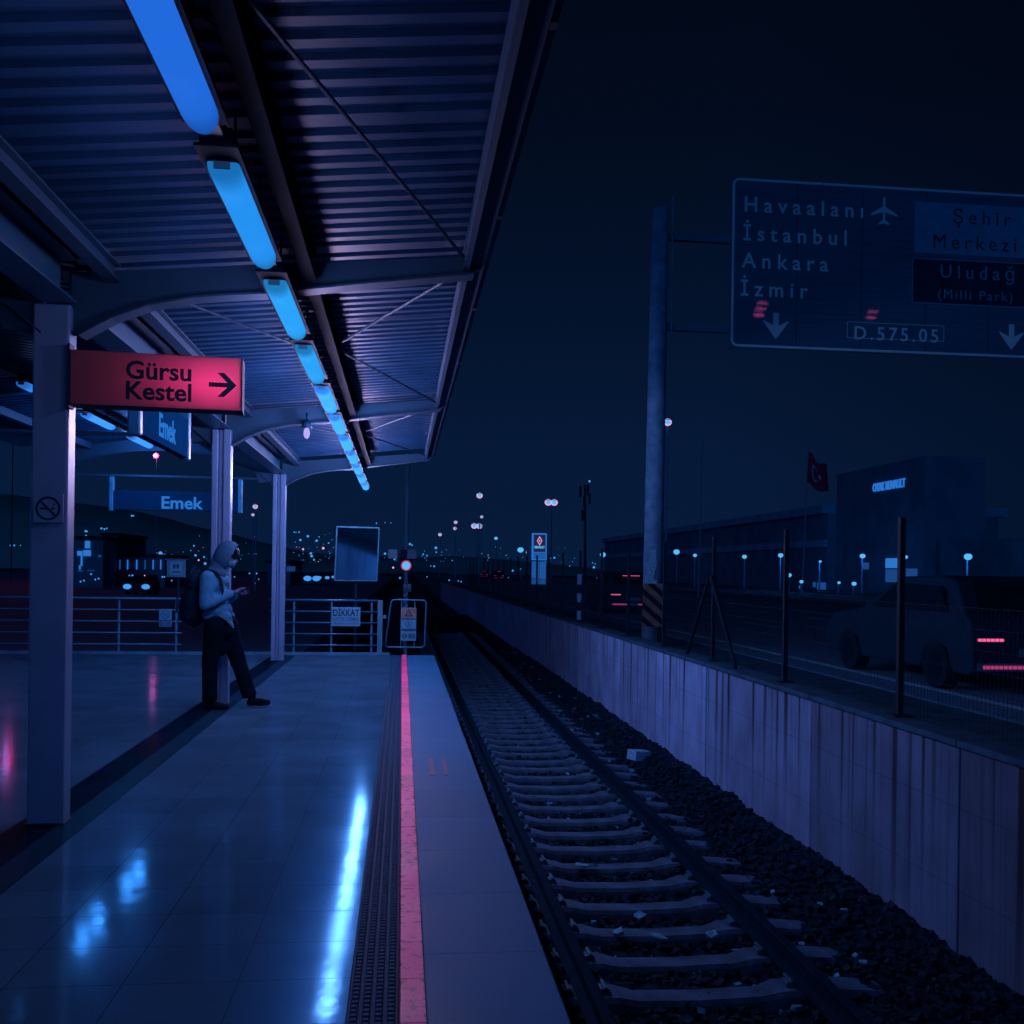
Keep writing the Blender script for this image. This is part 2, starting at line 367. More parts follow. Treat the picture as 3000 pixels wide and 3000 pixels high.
def ring(mb, cx, cz, y0, y1, r0, r1, n=28, mi=0):   # flat ring facing -y
    vs, fs = [], []
    for y in (y0, y1):
        for r in (r0, r1): vs += [(cx + r * math.cos(2 * math.pi * i / n), y, cz + r * math.sin(2 * math.pi * i / n)) for i in range(n)]
    for i in range(n):
        j = (i + 1) % n
        fs += [(i, j, n + j, n + i), (2 * n + i, 3 * n + i, 3 * n + j, 2 * n + j), (n + i, n + j, 3 * n + j, 3 * n + i), (i, 2 * n + i, 2 * n + j, j)]
    return mb.add(vs, fs, mi)

# ------------------------------------------------------------------ ground, track bed, road
Y0, YEND = -7.0, 18.0
struct('ground', MB().box(-900, 900, -60, 2200, -2.4, -1.42), 'ground')
struct('platform_floor', MB().box(-9.5, -2.262, Y0, YEND, -.35, 0).box(-1.848, -.172, Y0, YEND, -.35, 0).box(-2.258, -1.852, Y0, YEND, -.35, -.004), 'floor')
struct('platform_foundation', MB().box(-9.5, .40, Y0, YEND - .05, -1.5, -.352), 'platform_side')
struct('column_strip', MB().box(-2.26, -2.02, Y0, YEND, -.003, .001).box(-2.018, -1.85, Y0, YEND, -.003, .001, 1), ['strip_dark', 'strip_mid'])
struct('platform_edge', MB().box(.107, .60, Y0, YEND, -.16, 0), 'slab', bevel=.008)
struct('safety_line', MB().box(.010, .105, Y0, YEND, -.16, .003), 'line')
tp = MB().box(-.17, .008, Y0, YEND, -.16, -.002)
y = 2.6
while y < YEND - .05:
    for i in range(4):
        x = -.146 + i * .043
        a, b, h = .015, .0095, .0065
        tp.add([(x - a, y - a, -.002), (x + a, y - a, -.002), (x + a, y + a, -.002), (x - a, y + a, -.002),
                (x - b, y - b, h), (x + b, y - b, h), (x + b, y + b, h), (x - b, y + b, h)],
               [(4, 5, 6, 7), (0, 1, 5, 4), (1, 2, 6, 5), (2, 3, 7, 6), (3, 0, 4, 7)])
    y += .036
struct('tactile_paving', tp, 'tactile')
fm = MB()
for px in (1254, 1292):
    a, b_ = at(px, 2223, 8), at(px + 22, 2272, 8)
    k1 = EYE / (EYE - a.z); k2 = EYE / (EYE - b_.z)
    ax, ay = a.x * k1, a.y * k1; bx, by = b_.x * k2, b_.y * k2
    fm.box(min(ax, bx), max(ax, bx), min(ay, by), max(ay, by), .0015, .0045)
struct('floor_marking', fm, 'mark')

# track bed: a bed of broken stone, rails and sleepers
def bed_z(x, y):
    z = -1.245 + .03 * noise.noise(Vector((x * 1.3, y * 1.3, 0)))
    if x > 3.1: z += .16 * (x - 3.1) / .8 + .03 * noise.noise(Vector((x * 4, y * 3, 5)))
    if 1.38 < x < 2.58: z -= .055
    return z
bm_ = MB(); nx, ny = 34, 260
xs = [.3 + 3.62 * i / nx for i in range(nx + 1)]; ys = [-4 + 64 * j / ny for j in range(ny + 1)]
bm_.add([(x, y, bed_z(x, y) - .02) for y in ys for x in xs], [(j * (nx + 1) + i, j * (nx + 1) + i + 1, (j + 1) * (nx + 1) + i + 1, (j + 1) * (nx + 1) + i) for j in range(ny) for i in range(nx)])
struct('track_bed', bm_, 'bed', smooth=True)
st = MB()
octa = [Vector(v) for v in ((1, 0, 0), (-1, 0, 0), (0, 1, 0), (0, -1, 0), (0, 0, 1), (0, 0, -1), )]
def stone(mb, x, y, z, r, mi):
    rot = Matrix.Rotation(random.uniform(0, 6.28), 3, 'Z') @ Matrix.Rotation(random.uniform(-.8, .8), 3, 'X')
    vs = []
    for sz in (-1, 1):
        for sy in (-1, 1):
            for sx_ in (-1, 1):
                vs.append(rot @ (Vector((sx_, sy * random.uniform(.5, .9), sz * random.uniform(.45, .8))) * r * random.uniform(.6, 1.05)) + Vector((x, y, z)))
    mb.add(vs, [(0, 2, 3, 1), (4, 5, 7, 6), (0, 1, 5, 4), (2, 6, 7, 3), (0, 4, 6, 2), (1, 3, 7, 5)], mi)
for i in range(17000):
    y = 4 + 30 * random.random() ** 1.35; x = random.uniform(.95, 3.88)
    r = random.uniform(.018, .042)
    pale = random.random() < (.055 if noise.noise(Vector((x * 1.6, y * 1.2, 9))) > .08 else .006)
    stone(st, x, y, bed_z(x, y) + random.uniform(-.012, .008), r * (1.0 if not pale else .95), 1 if pale else 0)
for i in range(2600):                                        # heap against the wall
    y = 4 + 26 * random.random() ** 1.2; x = 3.88 - abs(random.gauss(0, .12))
    stone(st, x, y, bed_z(x, y) + random.uniform(0, .03), random.uniform(.025, .055), 0)
tag(st.build('ballast', ['stone', 'stone2']), 'dark broken stone ballast with scattered pale pieces between sleepers', 'ballast', None, 'stuff')

RX = (1.228, 2.732)
prof = [(-.07, 0), (.07, 0), (.07, .012), (.012, .03), (.009, .12), (.035, .13), (.036, .158), (.028, .166), (-.028, .166), (-.036, .158), (-.035, .13), (-.009, .12), (-.012, .03), (-.07, .012)]
for i, x in enumerate(RX):
    rl = MB(); ys = [-5, 5, 10, 15, 20, 30, 45, 70, 110]
    n = len(prof)
    vs = [(x + p, y, -1.205 + q) for y in ys for p, q in prof]
    fs = [(k * n + j, k * n + (j + 1) % n, (k + 1) * n + (j + 1) % n, (k + 1) * n + j) for k in range(len(ys) - 1) for j in range(n)]
    fs += [tuple(range(n)), tuple(range((len(ys) - 1) * n, len(ys) * n))]
    tag(rl.add(vs, fs).build('rail', 'rail'), ('steel rail running close beside the platform edge', 'steel rail running on the retaining wall side of the track')[i], 'rail', 'rails of the track')

def sleeper_mesh():
    s = MB(); pr = []
    X = [-1.30, -1.27, -.98, -.55, -.42, 0, .42, .55, .98, 1.27, 1.30]
    T = [-.05, -.02, .0, .0, -.035, -.045, -.035, .0, .0, -.02, -.05]
    vs, fs = [], []
    for x, t in zip(X, T):
        wdt = .125 if abs(x) > .5 else .105
        vs += [(x, -wdt - .02, -.2), (x, -wdt, t - .03), (x, -wdt + .02, t), (x, wdt - .02, t), (x, wdt, t - .03), (x, wdt + .02, -.2)]
    for i in range(len(X) - 1):
        o = i * 6; fs += [(o + j, o + j + 1, o + 7 + j, o + 6 + j) for j in range(5)]
    fs += [tuple(range(6)), tuple(range((len(X) - 1) * 6, len(X) * 6))]
    return s.add(vs, fs)
sl = thing('sleeper', (0, 0, 0), '', 'sleeper', 'concrete sleepers under the track')
so = sleeper_mesh().build('beam', 'sleeper', sl)
for x in (-.875, -.63, .63, .875):
    c = MB().box(x - .03, x + .03, -.05, .05, .0, .035).box(x - .012, x + .012, -.075, .075, .035, .055)
    c.build('rail_clip', 'clip', sl, bevel=.006)
def ordinal(i): return ('first', 'second', 'third', 'fourth', 'fifth', 'sixth', 'seventh', 'eighth', 'ninth', 'tenth', 'eleventh', 'twelfth', 'thirteenth', 'fourteenth', 'fifteenth', 'sixteenth')[i]
k = 0; y = 6.39
while y < 44:
    t = sl if k == 0 else copy_tree(sl)
    t.location = (1.98 + random.uniform(-.015, .015), y, -1.203 + random.uniform(-.006, .004))
    t.rotation_euler = (0, 0, random.uniform(-.006, .006))
    if k < 16: t['label'] = f'pale concrete sleeper, {ordinal(k)} up the track from the bottom edge'
    else: t['label'] = 'dim concrete sleeper far up the dark track'
    k += 1; y += .575
b_ = at(1785, 2187, 14.6)
cb = MB().box(-.15, .15, -.10, .10, 0, .15, mtx=Matrix.Translation((3.48, 14.2, -1.2)) @ Matrix.Rotation(.5, 4, 'Z') @ Matrix.Rotation(.12, 4, 'Y'))
tag(cb.build('concrete_block', 'torn', bevel=.012), 'pale concrete block lying on the ballast below the wall', 'block')
# pieces of paper and rubbish between the rails
for i, (px, py, s) in enumerate(((1705, 2547, .07), (1872, 2694, .06), (1735, 2545, .05), (1930, 2755, .07), (1812, 2745, .055), (2085, 2750, .06))):
    d = 2.78 / ((py - PY - ROLL * (px - PX)) / F); p = at(px, py, d)
    m_ = Matrix.Translation(p + Vector((0, 0, .03))) @ Matrix.Rotation(random.uniform(0, 3), 4, 'Z') @ Matrix.Rotation(random.uniform(-.4, .4), 4, 'X')
    lb = MB(); g = [(-s, -s * .6), (s * .9, -s * .7), (s, s * .5), (-s * .2, s * .7), (-s * .9, s * .3)]
    lb.add([m_ @ Vector((a, b, random.uniform(0, .025))) for a, b in g] + [m_ @ Vector((a, b, -.004)) for a, b in g],
           [tuple(range(5)), tuple(range(9, 4, -1))] + [(j, (j + 1) % 5, 5 + (j + 1) % 5, 5 + j) for j in range(5)])
    tag(lb.build('paper_scrap', 'stone2'), 'scrap of pale rubbish lying on the stones between the rails', 'paper scrap', 'scraps of rubbish on the track')

# retaining wall with its coping and the fence on it
wl_ = thing('retaining_wall', (3.9, 0, -1.4), 'long streaked concrete retaining wall beside the track', 'wall')
joints = [-6.0, -3.5, -1.0, 1.54, 4.04, 6.54, 9.07, 11.53, 12.35, 14.86, 17.36, 19.8, 21.6, 24.1, 26.6, 29.1, 31.6, 34.1, 40, 46, 52, 60, 70, 80, 100]
for i in range(len(joints) - 1):
    dx = random.uniform(-.004, .004)
    MB().box(3.9 + dx, 4.12, joints[i] + .011, joints[i + 1] - .011, -1.5, .355).build('panel', 'wall', wl_, bevel=.008).color = ((.36 if joints[i] < 6 else .55 if joints[i] < 9 else .82 if joints[i] < 11 else 1), 1, 1, 1)   # the panels nearer the camera are darker
MB().box(3.955, 4.10, -6, 100, -1.5, .34).build('joint_filler', 'dark', wl_)
cp = MB(); 
for i in range(len(joints) - 1): cp.box(3.87 + random.uniform(-.003, .003), 4.2, joints[i] + .003, joints[i + 1] - .003, .358, .41)
cp.build('coping', 'coping', wl_, bevel=.01)
struct('roadside_ground', MB().box(4.125, 6.2, -60, 300, -1.41, .08).box(6.2, 20, 300.1, 1500, -1.41, .02), 'verge')
struct('road', MB().box(6.2, 19.0, -60, 299.9, -1.41, .10).box(21.0, 33, -60, 299.9, -1.41, .10), 'asphalt')
struct('road_median', MB().box(19.0, 21.0, -60, 299.9, -1.41, .24), 'verge')
struct('dealer_forecourt', MB().box(33, 400, -60, 299.9, -1.41, .2), 'verge')
ln = MB().box(6.78, 6.92, 8, 160, .101, .105)
for k in range(30): ln.box(10.2, 10.33, 8 + k * 6, 11 + k * 6, .101, .105); ln.box(13.8, 13.93, 6 + k * 6, 9 + k * 6, .101, .105)
struct('lane_markings', ln, 'paint')
struct('station_forecourt', MB().box(-400, -2.5, 24, 300, -1.41, -.6), 'asphalt')

fe = thing('fence', (4.05, 0, .41), 'dark wire mesh fence with thin posts standing on the concrete wall', 'fence')
def fence_post(y): return MB().box(4.027, 4.073, y - .023, y + .023, .41, 2.03).box(3.97, 4.13, y - .08, y + .08, .412, .424)
def fence_mesh():
    w_ = MB(); L = 2.38
    n = int(L / .05)
    for i in range(n + 1):
        yy = .03 + L * i / n; w_.box(4.0488, 4.0512, yy - .0012, yy + .0012, .44, 1.34)
    for i in range(7):
        z = .45 + i * .147; w_.box(4.0465, 4.0485, .03, .03 + L, z - .0015, z + .0015)
    return w_
me_post = me_mesh = None
for k in range(-2, 22):
    y = 7.68 + 2.44 * k
    p = fence_post(y).build('post', 'dark', fe)
    if me_mesh is None:
        o = fence_mesh().build('mesh_panel', 'dark', fe); me_mesh = o; o.location.y = y
    else:
        o = me_mesh.copy(); COL.objects.link(o); o.location.y = y
ya = 7.68 + 2.44 * 2
MB().tube((4.0, ya - .03, 1.52), (4.0, ya - 1.03, .42), .026, 6).build('brace', 'dark', fe)
MB().tube((4.0, ya + .03, 1.52), (4.0, ya + 1.0, .42), .026, 6).build('brace', 'dark', fe)
# striped marker on the wall
mk = thing('marker_post', (4.0, 22.2, .41), 'black and white banded marker post standing on the concrete wall', 'marker post')
pb = MB().box(3.96, 4.08, 22.24, 22.32, .41, 1.55); pb.build('board', 'ink', mk)
wb = MB()
for z0, z1, s in ((.46, .66, 0), (.86, 1.06, .0), (1.26, 1.5, 0)): wb.box(3.97, 4.07, 22.232, 22.238, z0, z1)
wb.build('white_bands', 'white', mk)

# ------------------------------------------------------------------ canopy over the platform
CX = -2.04; CYS = [-4.36, .93, 6.22, 11.51, 16.80]
cn = thing('platform_canopy', (CX, 6.22, 0), 'long steel platform canopy with curved brackets and a corrugated roof', 'canopy')
def rz(x): return 3.34 + .098 * (x + 1.95)        # underside of the right wing
for i, y in enumerate(CYS):
    for xx, side in ((-2.092 if i == 2 else CX, 1), (-5.87, 0)):
        c = MB()
        if i == 2 or not side: c.box(xx - .105, xx + .105, y - .07, y + .07, 0, 3.1)
        else:            # broad flanges with a recessed channel between them
            c.box(xx - .105, xx - .035, y - .07, y + .07, 0, 3.1).box(xx - .033, xx + .018, y - .04, y + .07, 0, 3.1).box(xx + .02, xx + .105, y - .07, y + .07, 0, 3.1)
        c.build('column', 'steel', cn, bevel=.012)
        if side: MB().box(xx - .115, xx + .115, y - .085, y + .085, .002, .010).build('base_plate', 'dark', cn, bevel=.003)
BOT = [(-1.935, 2.93), (-1.86, 2.975), (-1.75, 3.04), (-1.54, 3.125), (-1.28, 3.183), (-1.07, 3.207), (-.86, 3.225), (-.32, 3.305), (.42, 3.405)]
for y in CYS:
    poly = [(-2.0, 2.93)] + BOT + [(.47, 3.45), (.50, 3.53), (-1.935, 3.315), (-2.0, 3.315)]
    MB().prism(poly, 'y', y - .006, y + .006).build('bracket_web', 'beam', cn)
    lip = MB()
    for (xa, za), (xb, zb) in zip(BOT[:-1], BOT[1:]):
        lip.add([(xa, y - .07, za), (xb, y - .07, zb), (xb, y + .07, zb), (xa, y + .07, za), (xa, y - .07, za - .012), (xb, y - .07, zb - .012), (xb, y + .07, zb - .012), (xa, y + .07, za - .012)],
                [(0, 1, 2, 3), (4, 7, 6, 5), (0, 4, 5, 1), (3, 2, 6, 7), (0, 3, 7, 4), (1, 5, 6, 2)])
    lip.build('bracket_flange', 'beam', cn)
    # arch over the other half of the platform
    n = 20; bot = []
    for i in range(n + 1):
        t = i / n; x = -2.15 - 3.61 * t; bot.append((x, 2.93 + .52 * math.sin(math.pi * t) ** .65))
    MB().prism(bot + [(-5.76, 3.42), (-4.1, 3.66), (-2.15, 3.42)], 'y', y - .006, y + .006).build('arch_web', 'beam', cn)
    lip = MB()
    for (xa, za), (xb, zb) in zip(bot[:-1], bot[1:]):
        lip.add([(xa, y - .07, za), (xb, y - .07, zb), (xb, y + .07, zb), (xa, y + .07, za), (xa, y - .07, za - .012), (xb, y - .07, zb - .012), (xb, y + .07, zb - .012), (xa, y + .07, za - .012)],
                [(0, 1, 2, 3), (4, 7, 6, 5), (0, 4, 5, 1), (3, 2, 6, 7), (0, 3, 7, 4), (1, 5, 6, 2)])
    lip.build('arch_flange', 'beam', cn)
    MB().tube((-2.3, y, 3.02), (-5.7, y, 3.02), .022, 8).build('tie_rod', 'beam', cn)
    MB().prism([(-2.15, 2.97), (-2.15, 3.12), (-2.45, 3.15), (-2.38, 2.95)], 'y', y - .03, y - .012).build('gusset', 'beam', cn)
def ibeam(x, z0, z1, wd, y0, y1, m, name='purlin', bottom=None):
    h = wd / 2
    b = MB().box(x - .006, x + .006, y0, y1, z0 + .012, z1 - .012).box(x - h, x + h, y0, y1, z0, z0 + .011).box(x - h, x + h, y0, y1, z1 - .011, z1)
    return b.build(name, m, cn)
for a, b in zip(CYS[:-1], CYS[1:]):
    ibeam(CX, 3.102, 3.36, .20, a + .1, b - .1, 'webblue', 'longitudinal_beam')
    ibeam(-1.74, 3.24, 3.345, .09, a + .08, b - .08, 'beam')
    ibeam(-.58, 3.29, 3.455, .075, a + .08, b - .08, 'shade')
    MB().box(.355, .365, a + .02, b - .02, 3.42, 3.56).box(.366, .39, a + .02, b - .02, 3.42, 3.432).build('purlin', 'beam', cn)
    MB().box(-3.15, -3.07, a + .02, b - .02, 3.44, 3.54).build('purlin', 'beam', cn)
    MB().box(-5.13, -5.05, a + .02, b - .02, 3.44, 3.54).build('purlin', 'beam', cn)
    # bracing rods under the sheets
    mid = (a + b) / 2
    MB().tube((-.55, mid - .35, 3.40), (.36, b - .12, 3.47), .011, 6).build('brace_rod', 'rod', cn)
    MB().tube((.36, a + .12, 3.47), (-.55, mid - .6, 3.40), .011, 6).build('brace_rod', 'rod', cn)
    MB().tube((-1.70, a + .15, 3.31), (-.62, mid, 3.40), .009, 6).build('brace_rod', 'rod', cn)
fa = MB()
fa.box(.40, .475, CYS[0], 16.92, 3.455, 3.465).box(.476, .484, CYS[0], 16.92, 3.455, 3.64).box(.486, .515, CYS[0], 16.92, 3.47, 3.482)
fa.build('fascia', 'beam', cn)
bo = MB()
yy = 1.5
while yy < 16.5: bo.box(.487, .512, yy, yy + .05, 3.455, 3.4695); yy += 1.9
bo.build('gutter_clip', 'dark', cn)
def sheet(xa, za, xb, zb, y0, y1, pitch=.155, dep=.024, name='roof_sheet'):
    s = MB(); prof_ = []
    y = y0; k = 0
    while y < y1:
        prof_ += [(y, 0), (y + pitch * .42, 0), (y + pitch * .5, dep), (y + pitch * .92, dep)]; y += pitch
    vs = []
    for (p, q) in prof_: vs += [(xa, p, za + q), (xb, p, zb + q)]
    n = len(prof_); vs += [(x, p, z + .008) for (x, p, z) in vs]
    fs = [(2 * i, 2 * i + 1, 2 * i + 3, 2 * i + 2) for i in range(n - 1)]
    fs += [tuple(2 * n + j for j in f) for f in fs]
    return s.add(vs, fs).build(name, 'roof', cn)
for a, b in zip(CYS[:-1], CYS[1:]):
    y0 = a
    while y0 < b - .1:          # each sheet laps over the next
        y1 = min(b, y0 + 1.76); dz = random.uniform(0, .008)
        sheet(-1.98, rz(-1.98) + .035 + dz, .395, rz(.395) + .035 + dz, y0, y1)
        y0 = y1
    sheet(-2.1, 3.45, -4.1, 3.70, a, b); sheet(-4.1, 3.70, -6.2, 3.45, a, b)
MB().box(-2.25, -1.90, CYS[0], 16.9, 3.49, 3.50).build('ridge_cap', 'dark', cn)
MB().box(-.745, -.675, -6, 19.2, 3.135, 3.20).build('light_rail', 'dark', cn)
MB().box(-4.135, -4.065, -6, 16.7, 3.53, 3.60).build('light_rail', 'dark', cn)

# ------------------------------------------------------------------ tube lights
def diffuser(mb, L=1.35, w=.124, h=.058):
    n = 10; rings = []
    for t, s in ((.125, .86), (.137, .97), (.165, 1), (L - .10, 1), (L - .05, .92), (L - .018, .72), (L, .35)):
        rings.append([(w / 2 * s * math.cos(math.pi * j / n), t, -h * (.55 + .45 * s) * math.sin(math.pi * j / n) ** .75) for j in range(n + 1)])
    vs = [v for g in rings for v in g]; m = n + 1; fs = []
    for i in range(len(rings) - 1): fs += [(i * m + j, i * m + j + 1, (i + 1) * m + j + 1, (i + 1) * m + j) for j in range(n)]
    fs += [tuple(range(m)), tuple(range((len(rings) - 1) * m, len(rings) * m))]
    return mb.add(vs, fs)
def tube_light_proto():
    t = thing('tube_light', (0, 0, 0), '', 'tube light', 'tube lights under the canopy')
    MB().box(-.06, .06, -.02, 1.37, .002, .07).box(-.08, .08, -.015, 1.36, 0, .012).build('housing', 'shade', t)
    d = diffuser(MB()).build('diffuser', 'cyan', t, smooth=True)
    MB().box(-.03, .03, .108, .122, -.03, -.004).build('end_clip', 'plate', t)
    MB().tube((0, .4, .07), (0, .4, .33), .006, 6).build('hanger', 'dark', t)
    MB().tube((0, 1.1, .07), (0, 1.1, .33), .006, 6).build('hanger', 'dark', t)
    for yy in (.33, 1.0):
        l = bpy.data.lights.new('lamp', 'POINT'); l.color = LAMP_RGB; l.energy = LAMP_W; l.shadow_soft_size = .085
        o = bpy.data.objects.new('lamp', l); COL.objects.link(o); o.parent = t; o.location = (0, yy, -.155)
    return t
proto = tube_light_proto()
def set_tube(t, loc, glow, power):
    t.location = loc
    for ch in t.children:
        if ch.type == 'MESH' and ch.name.startswith('diffuser'):
            ch.material_slots[0].link = 'OBJECT'; ch.material_slots[0].material = glow
        if ch.type == 'LIGHT':
            ch.data = ch.data.copy(); ch.data.energy = power
def tube_mat(name, col, k):
    m = emat(name, col, k); N, L = m.node_tree.nodes, m.node_tree.links
    t = N.new('ShaderNodeTexCoord'); s_ = N.new('ShaderNodeSeparateXYZ'); L.new(t.outputs['Object'], s_.inputs[0])
    a = N.new('ShaderNodeMapRange'); a.interpolation_type = 'SMOOTHSTEP'; a.inputs[1].default_value = .10; a.inputs[2].default_value = .36; L.new(s_.outputs[1], a.inputs[0])
    b = N.new('ShaderNodeMapRange'); b.interpolation_type = 'SMOOTHSTEP'; b.inputs[1].default_value = 1.36; b.inputs[2].default_value = 1.12; L.new(s_.outputs[1], b.inputs[0])
    n = N.new('ShaderNodeTexNoise'); n.inputs['Scale'].default_value = 5; L.new(t.outputs['Object'], n.inputs['Vector'])
    f = math_node(N, L, 'MULTIPLY', math_node(N, L, 'MULTIPLY', a.outputs[0], b.outputs[0]), math_node(N, L, 'MULTIPLY_ADD', n.outputs[0], .16, .42))
    L.new(math_node(N, L, 'MULTIPLY', math_node(N, L, 'ADD', f, .52), k), N['Principled BSDF'].inputs['Emission Strength'])
    return m
G = [tube_mat('tube_glow_dim', (.014, .14, .70), 1), tube_mat('tube_glow_mid', (.017, .28, .86), 1), tube_mat('tube_glow', (.022, .36, .93), 1), tube_mat('tube_glow_bright', (.055, .48, 1.8), 1), tube_mat('tube_glow_side', (.03, .24, .90), 1), tube_mat('tube_glow_side_far', (.05, .36, 1.5), 1)]
for k in range(-2, 10):
    t = proto if k == -2 else copy_tree(proto)
    g = G[0] if k < 0 else G[1] if k == 0 else G[2] if k < 3 else G[3]
    set_tube(t, (-.71, 3.79 + 1.563 * k, 3.11), g, LAMP_W * (.06 if k == -2 else .14 if k == -1 else .22 if k == 0 else .34 if k == 1 else .68 if k == 2 else 1.15 if k < 6 else 1.3))
    t['label'] = ('glowing blue tube light above the camera, out of the picture' if k == -2 else 'wide glowing blue tube light cut off by the picture\'s top edge' if k == -1 else
                  f'glowing blue tube light, {ordinal(k)} complete one in the bright row over the platform')
for k in range(-1, 2):
    t = copy_tree(proto)
    set_tube(t, (-4.1, 13.19 + 2.14 * k, 3.51), G[5] if k >= 0 else G[4], SIDE_W * (1 if k >= 0 else .04))
    for ch in t.children:
        if ch.type == 'LIGHT': ch.data.color = (.22, .42, 1.0)
    t['label'] = f'glowing blue tube light under the far arch, {ordinal(1 - k)} from its end'
    t['group'] = 'tube lights under the arch'

# ------------------------------------------------------------------ signs on the platform
def no_smoking(mb_ink, cx, cz, y, r):
    ring(mb_ink, cx, cz, y - .002, y, r * .84, r)
    mb_ink.box(-r * .9, r * .9, -.0035, -.0015, -r * .07, r * .07, mtx=Matrix.Translation((cx, y, cz)) @ Matrix.Rotation(R(45), 4, 'Y'))
    for x0, x1 in ((-.62, -.40), (-.36, .10), (.30, .52)): mb_ink.box(cx + r * x0, cx + r * x1, y - .002, y, cz - r * .09, cz + r * .06)
    mb_ink.path([(cx + r * .45, y - .001, cz + r * .14), (cx + r * .40, y - .001, cz + r * .28), (cx + r * .56, y - .001, cz + r * .36), (cx + r * .5, y - .001, cz + r * .5)], r * .03, 5)
# direction sign
ds = thing('direction_sign', (-1.92, 6.16, 2.5), 'long pink red direction sign with black arrow, fixed to the first column', 'direction sign')
lb_ = MB().box(-1.97, -.995, 6.30, 6.306, 2.505, 2.825).box(-1.97, -.995, 6.126, 6.30, 2.818, 2.825).box(-1.97, -.995, 6.126, 6.30, 2.505, 2.512).box(-1.97, -1.963, 6.126, 6.30, 2.512, 2.818).box(-1.002, -.995, 6.126, 6.30, 2.512, 2.818)
lb_.build('box', 'ink', ds)
MB().box(-1.97, -.995, 6.12, 6.1255, 2.505, 2.825).build('panel', 'glowpanel', ds)
for xx, en in ((-1.07, 1.5), (-1.22, 1.3), (-1.40, .5), (-1.62, .10)):
    l = bpy.data.lights.new('lamp', 'POINT'); l.color = (1, .85, .9); l.energy = en; l.shadow_soft_size = .03
    o = bpy.data.objects.new('lamp', l); COL.objects.link(o); o.parent = ds; o.location = (xx + 1.92, 6.245 - 6.16, 2.665 - 2.5)
MB().box(-.994, -.986, 6.118, 6.306, 2.503, 2.827).build('edge_strip', 'orange_edge', ds)
MB().box(-1.985, -1.972, 6.10, 6.215, 2.48, 2.86).build('bracket', 'dark', ds)
text('lettering', 'Gürsu\nKestel', .150, 'ink', ds, (-1.472, 6.117, 2.655), bold=.022, sx=1.02)
ar = MB(); cx, cz = -1.105, 2.657
ar.box(cx - .078, cx + .04, 6.114, 6.119, cz - .0135, cz + .0135)
ar.prism([(cx + .085, cz), (cx + .012, cz + .073), (cx - .028, cz + .073), (cx + .038, cz + .007), (cx + .038, cz - .007), (cx - .028, cz - .073), (cx + .012, cz - .073)], 'y', 6.113, 6.1185)
ar.build('arrow', 'ink', ds)
ds.rotation_euler.z = .085
# no smoking sign on the first column
p = at(139, 1489, 5.83)
ns = thing('no_smoking_sign', (p.x, 6.115, p.z), 'square no smoking sign on the front of the first column', 'no smoking sign')
MB().box(p.x - .086, p.x + .086, 6.108, 6.118, p.z - .085, p.z + .085).build('plate', 'steel', ns, bevel=.003)
i_ = MB(); no_smoking(i_, p.x, p.z, 6.1075, .070); i_.build('symbol', 'ink', ns)
# station name sign hung along the platform from the column beam
e1 = thing('station_name_sign', (-2.05, 8.7, 3.1), 'navy name sign reading Emek hung lengthwise on two blue tubes', 'name sign')
MB().box(-2.09, -2.01, 7.90, 9.56, 2.565, 2.93).build('panel', 'navy', e1, bevel=.006)
for yy in (7.86, 9.60): MB().box(-2.10, -2.0, yy - .04, yy + .04, 2.55, 3.10).build('hanger_tube', 'post_blue', e1, bevel=.015)
text('lettering', 'Emek', .27, 'lettering_lit', e1, (-2.006, 8.72, 2.71), rot=(R(90), 0, R(90)), bold=.02)
# station name sign across, under the tie rod of the last arch
e2 = thing('station_name_sign', (-3.7, 16.8, 3.0), 'wide navy name sign reading Emek hung crosswise behind the second column', 'name sign')
MB().box(-4.70, -2.72, 16.76, 16.84, 2.46, 2.775).build('panel', 'navy', e2, bevel=.006)
for xx in (-4.73, -2.68): MB().box(xx - .035, xx + .035, 16.755, 16.845, 2.44, 3.0).build('hanger_tube', 'post_blue', e2, bevel=.012)
text('lettering', 'Emek', .28, 'lettering_lit', e2, (-3.62, 16.757, 2.58), bold=.022, sx=1.05)
# bulb lamp beside the second bracket
bl = thing('hanging_lamp', (-1.09, 11.35, 3.2), 'small pale glowing bulb lamp hanging beside the second bracket', 'lamp')
MB().tube((-1.09, 11.35, 3.21), (-1.09, 11.35, 3.13), .045, 12, .06).tube((-1.09, 11.35, 3.30), (-1.09, 11.35, 3.2), .012, 6).build('socket', 'dark', bl, smooth=True)
MB().sphere((-1.09, 11.35, 3.07), (.036, .036, .065)).build('bulb', 'bulb', bl, smooth=True)

# ------------------------------------------------------------------ railings at the platform end
def railing(x0, x1, y, posts, label):
    t = thing('railing', ((x0 + x1) / 2, y, 0), label, 'railing', 'platform end railings')
    b = MB()
    for z in (.98, .78, .58, .38, .18): b.tube((x0, y, z), (x1, y, z), .021 if z > .9 else .014, 8)
    b.build('bars', 'stainless', t, smooth=True)
    for x in posts: MB().tube((x, y + .03, 0), (x, y + .03, .97), .02, 8).box(x - .05, x + .05, y - .02, y + .08, .001, .012).build('post', 'plate', t)
    return t
YR = 17.9
rw = railing(-1.98 - .35, -.42, YR, (-1.9, -1.24, -.53), 'five bar steel railing beside the platform edge with the warning plate')
rl_ = railing(-9.3, -3.83, YR, (-8.6, -7.3, -6.1, -4.9, -3.93), 'long five bar steel railing across the far platform end behind the name sign')
struct('platform_kerb', MB().box(-9.4, -.2, YR + .01, YR + .095, -.3, .05), 'plate')
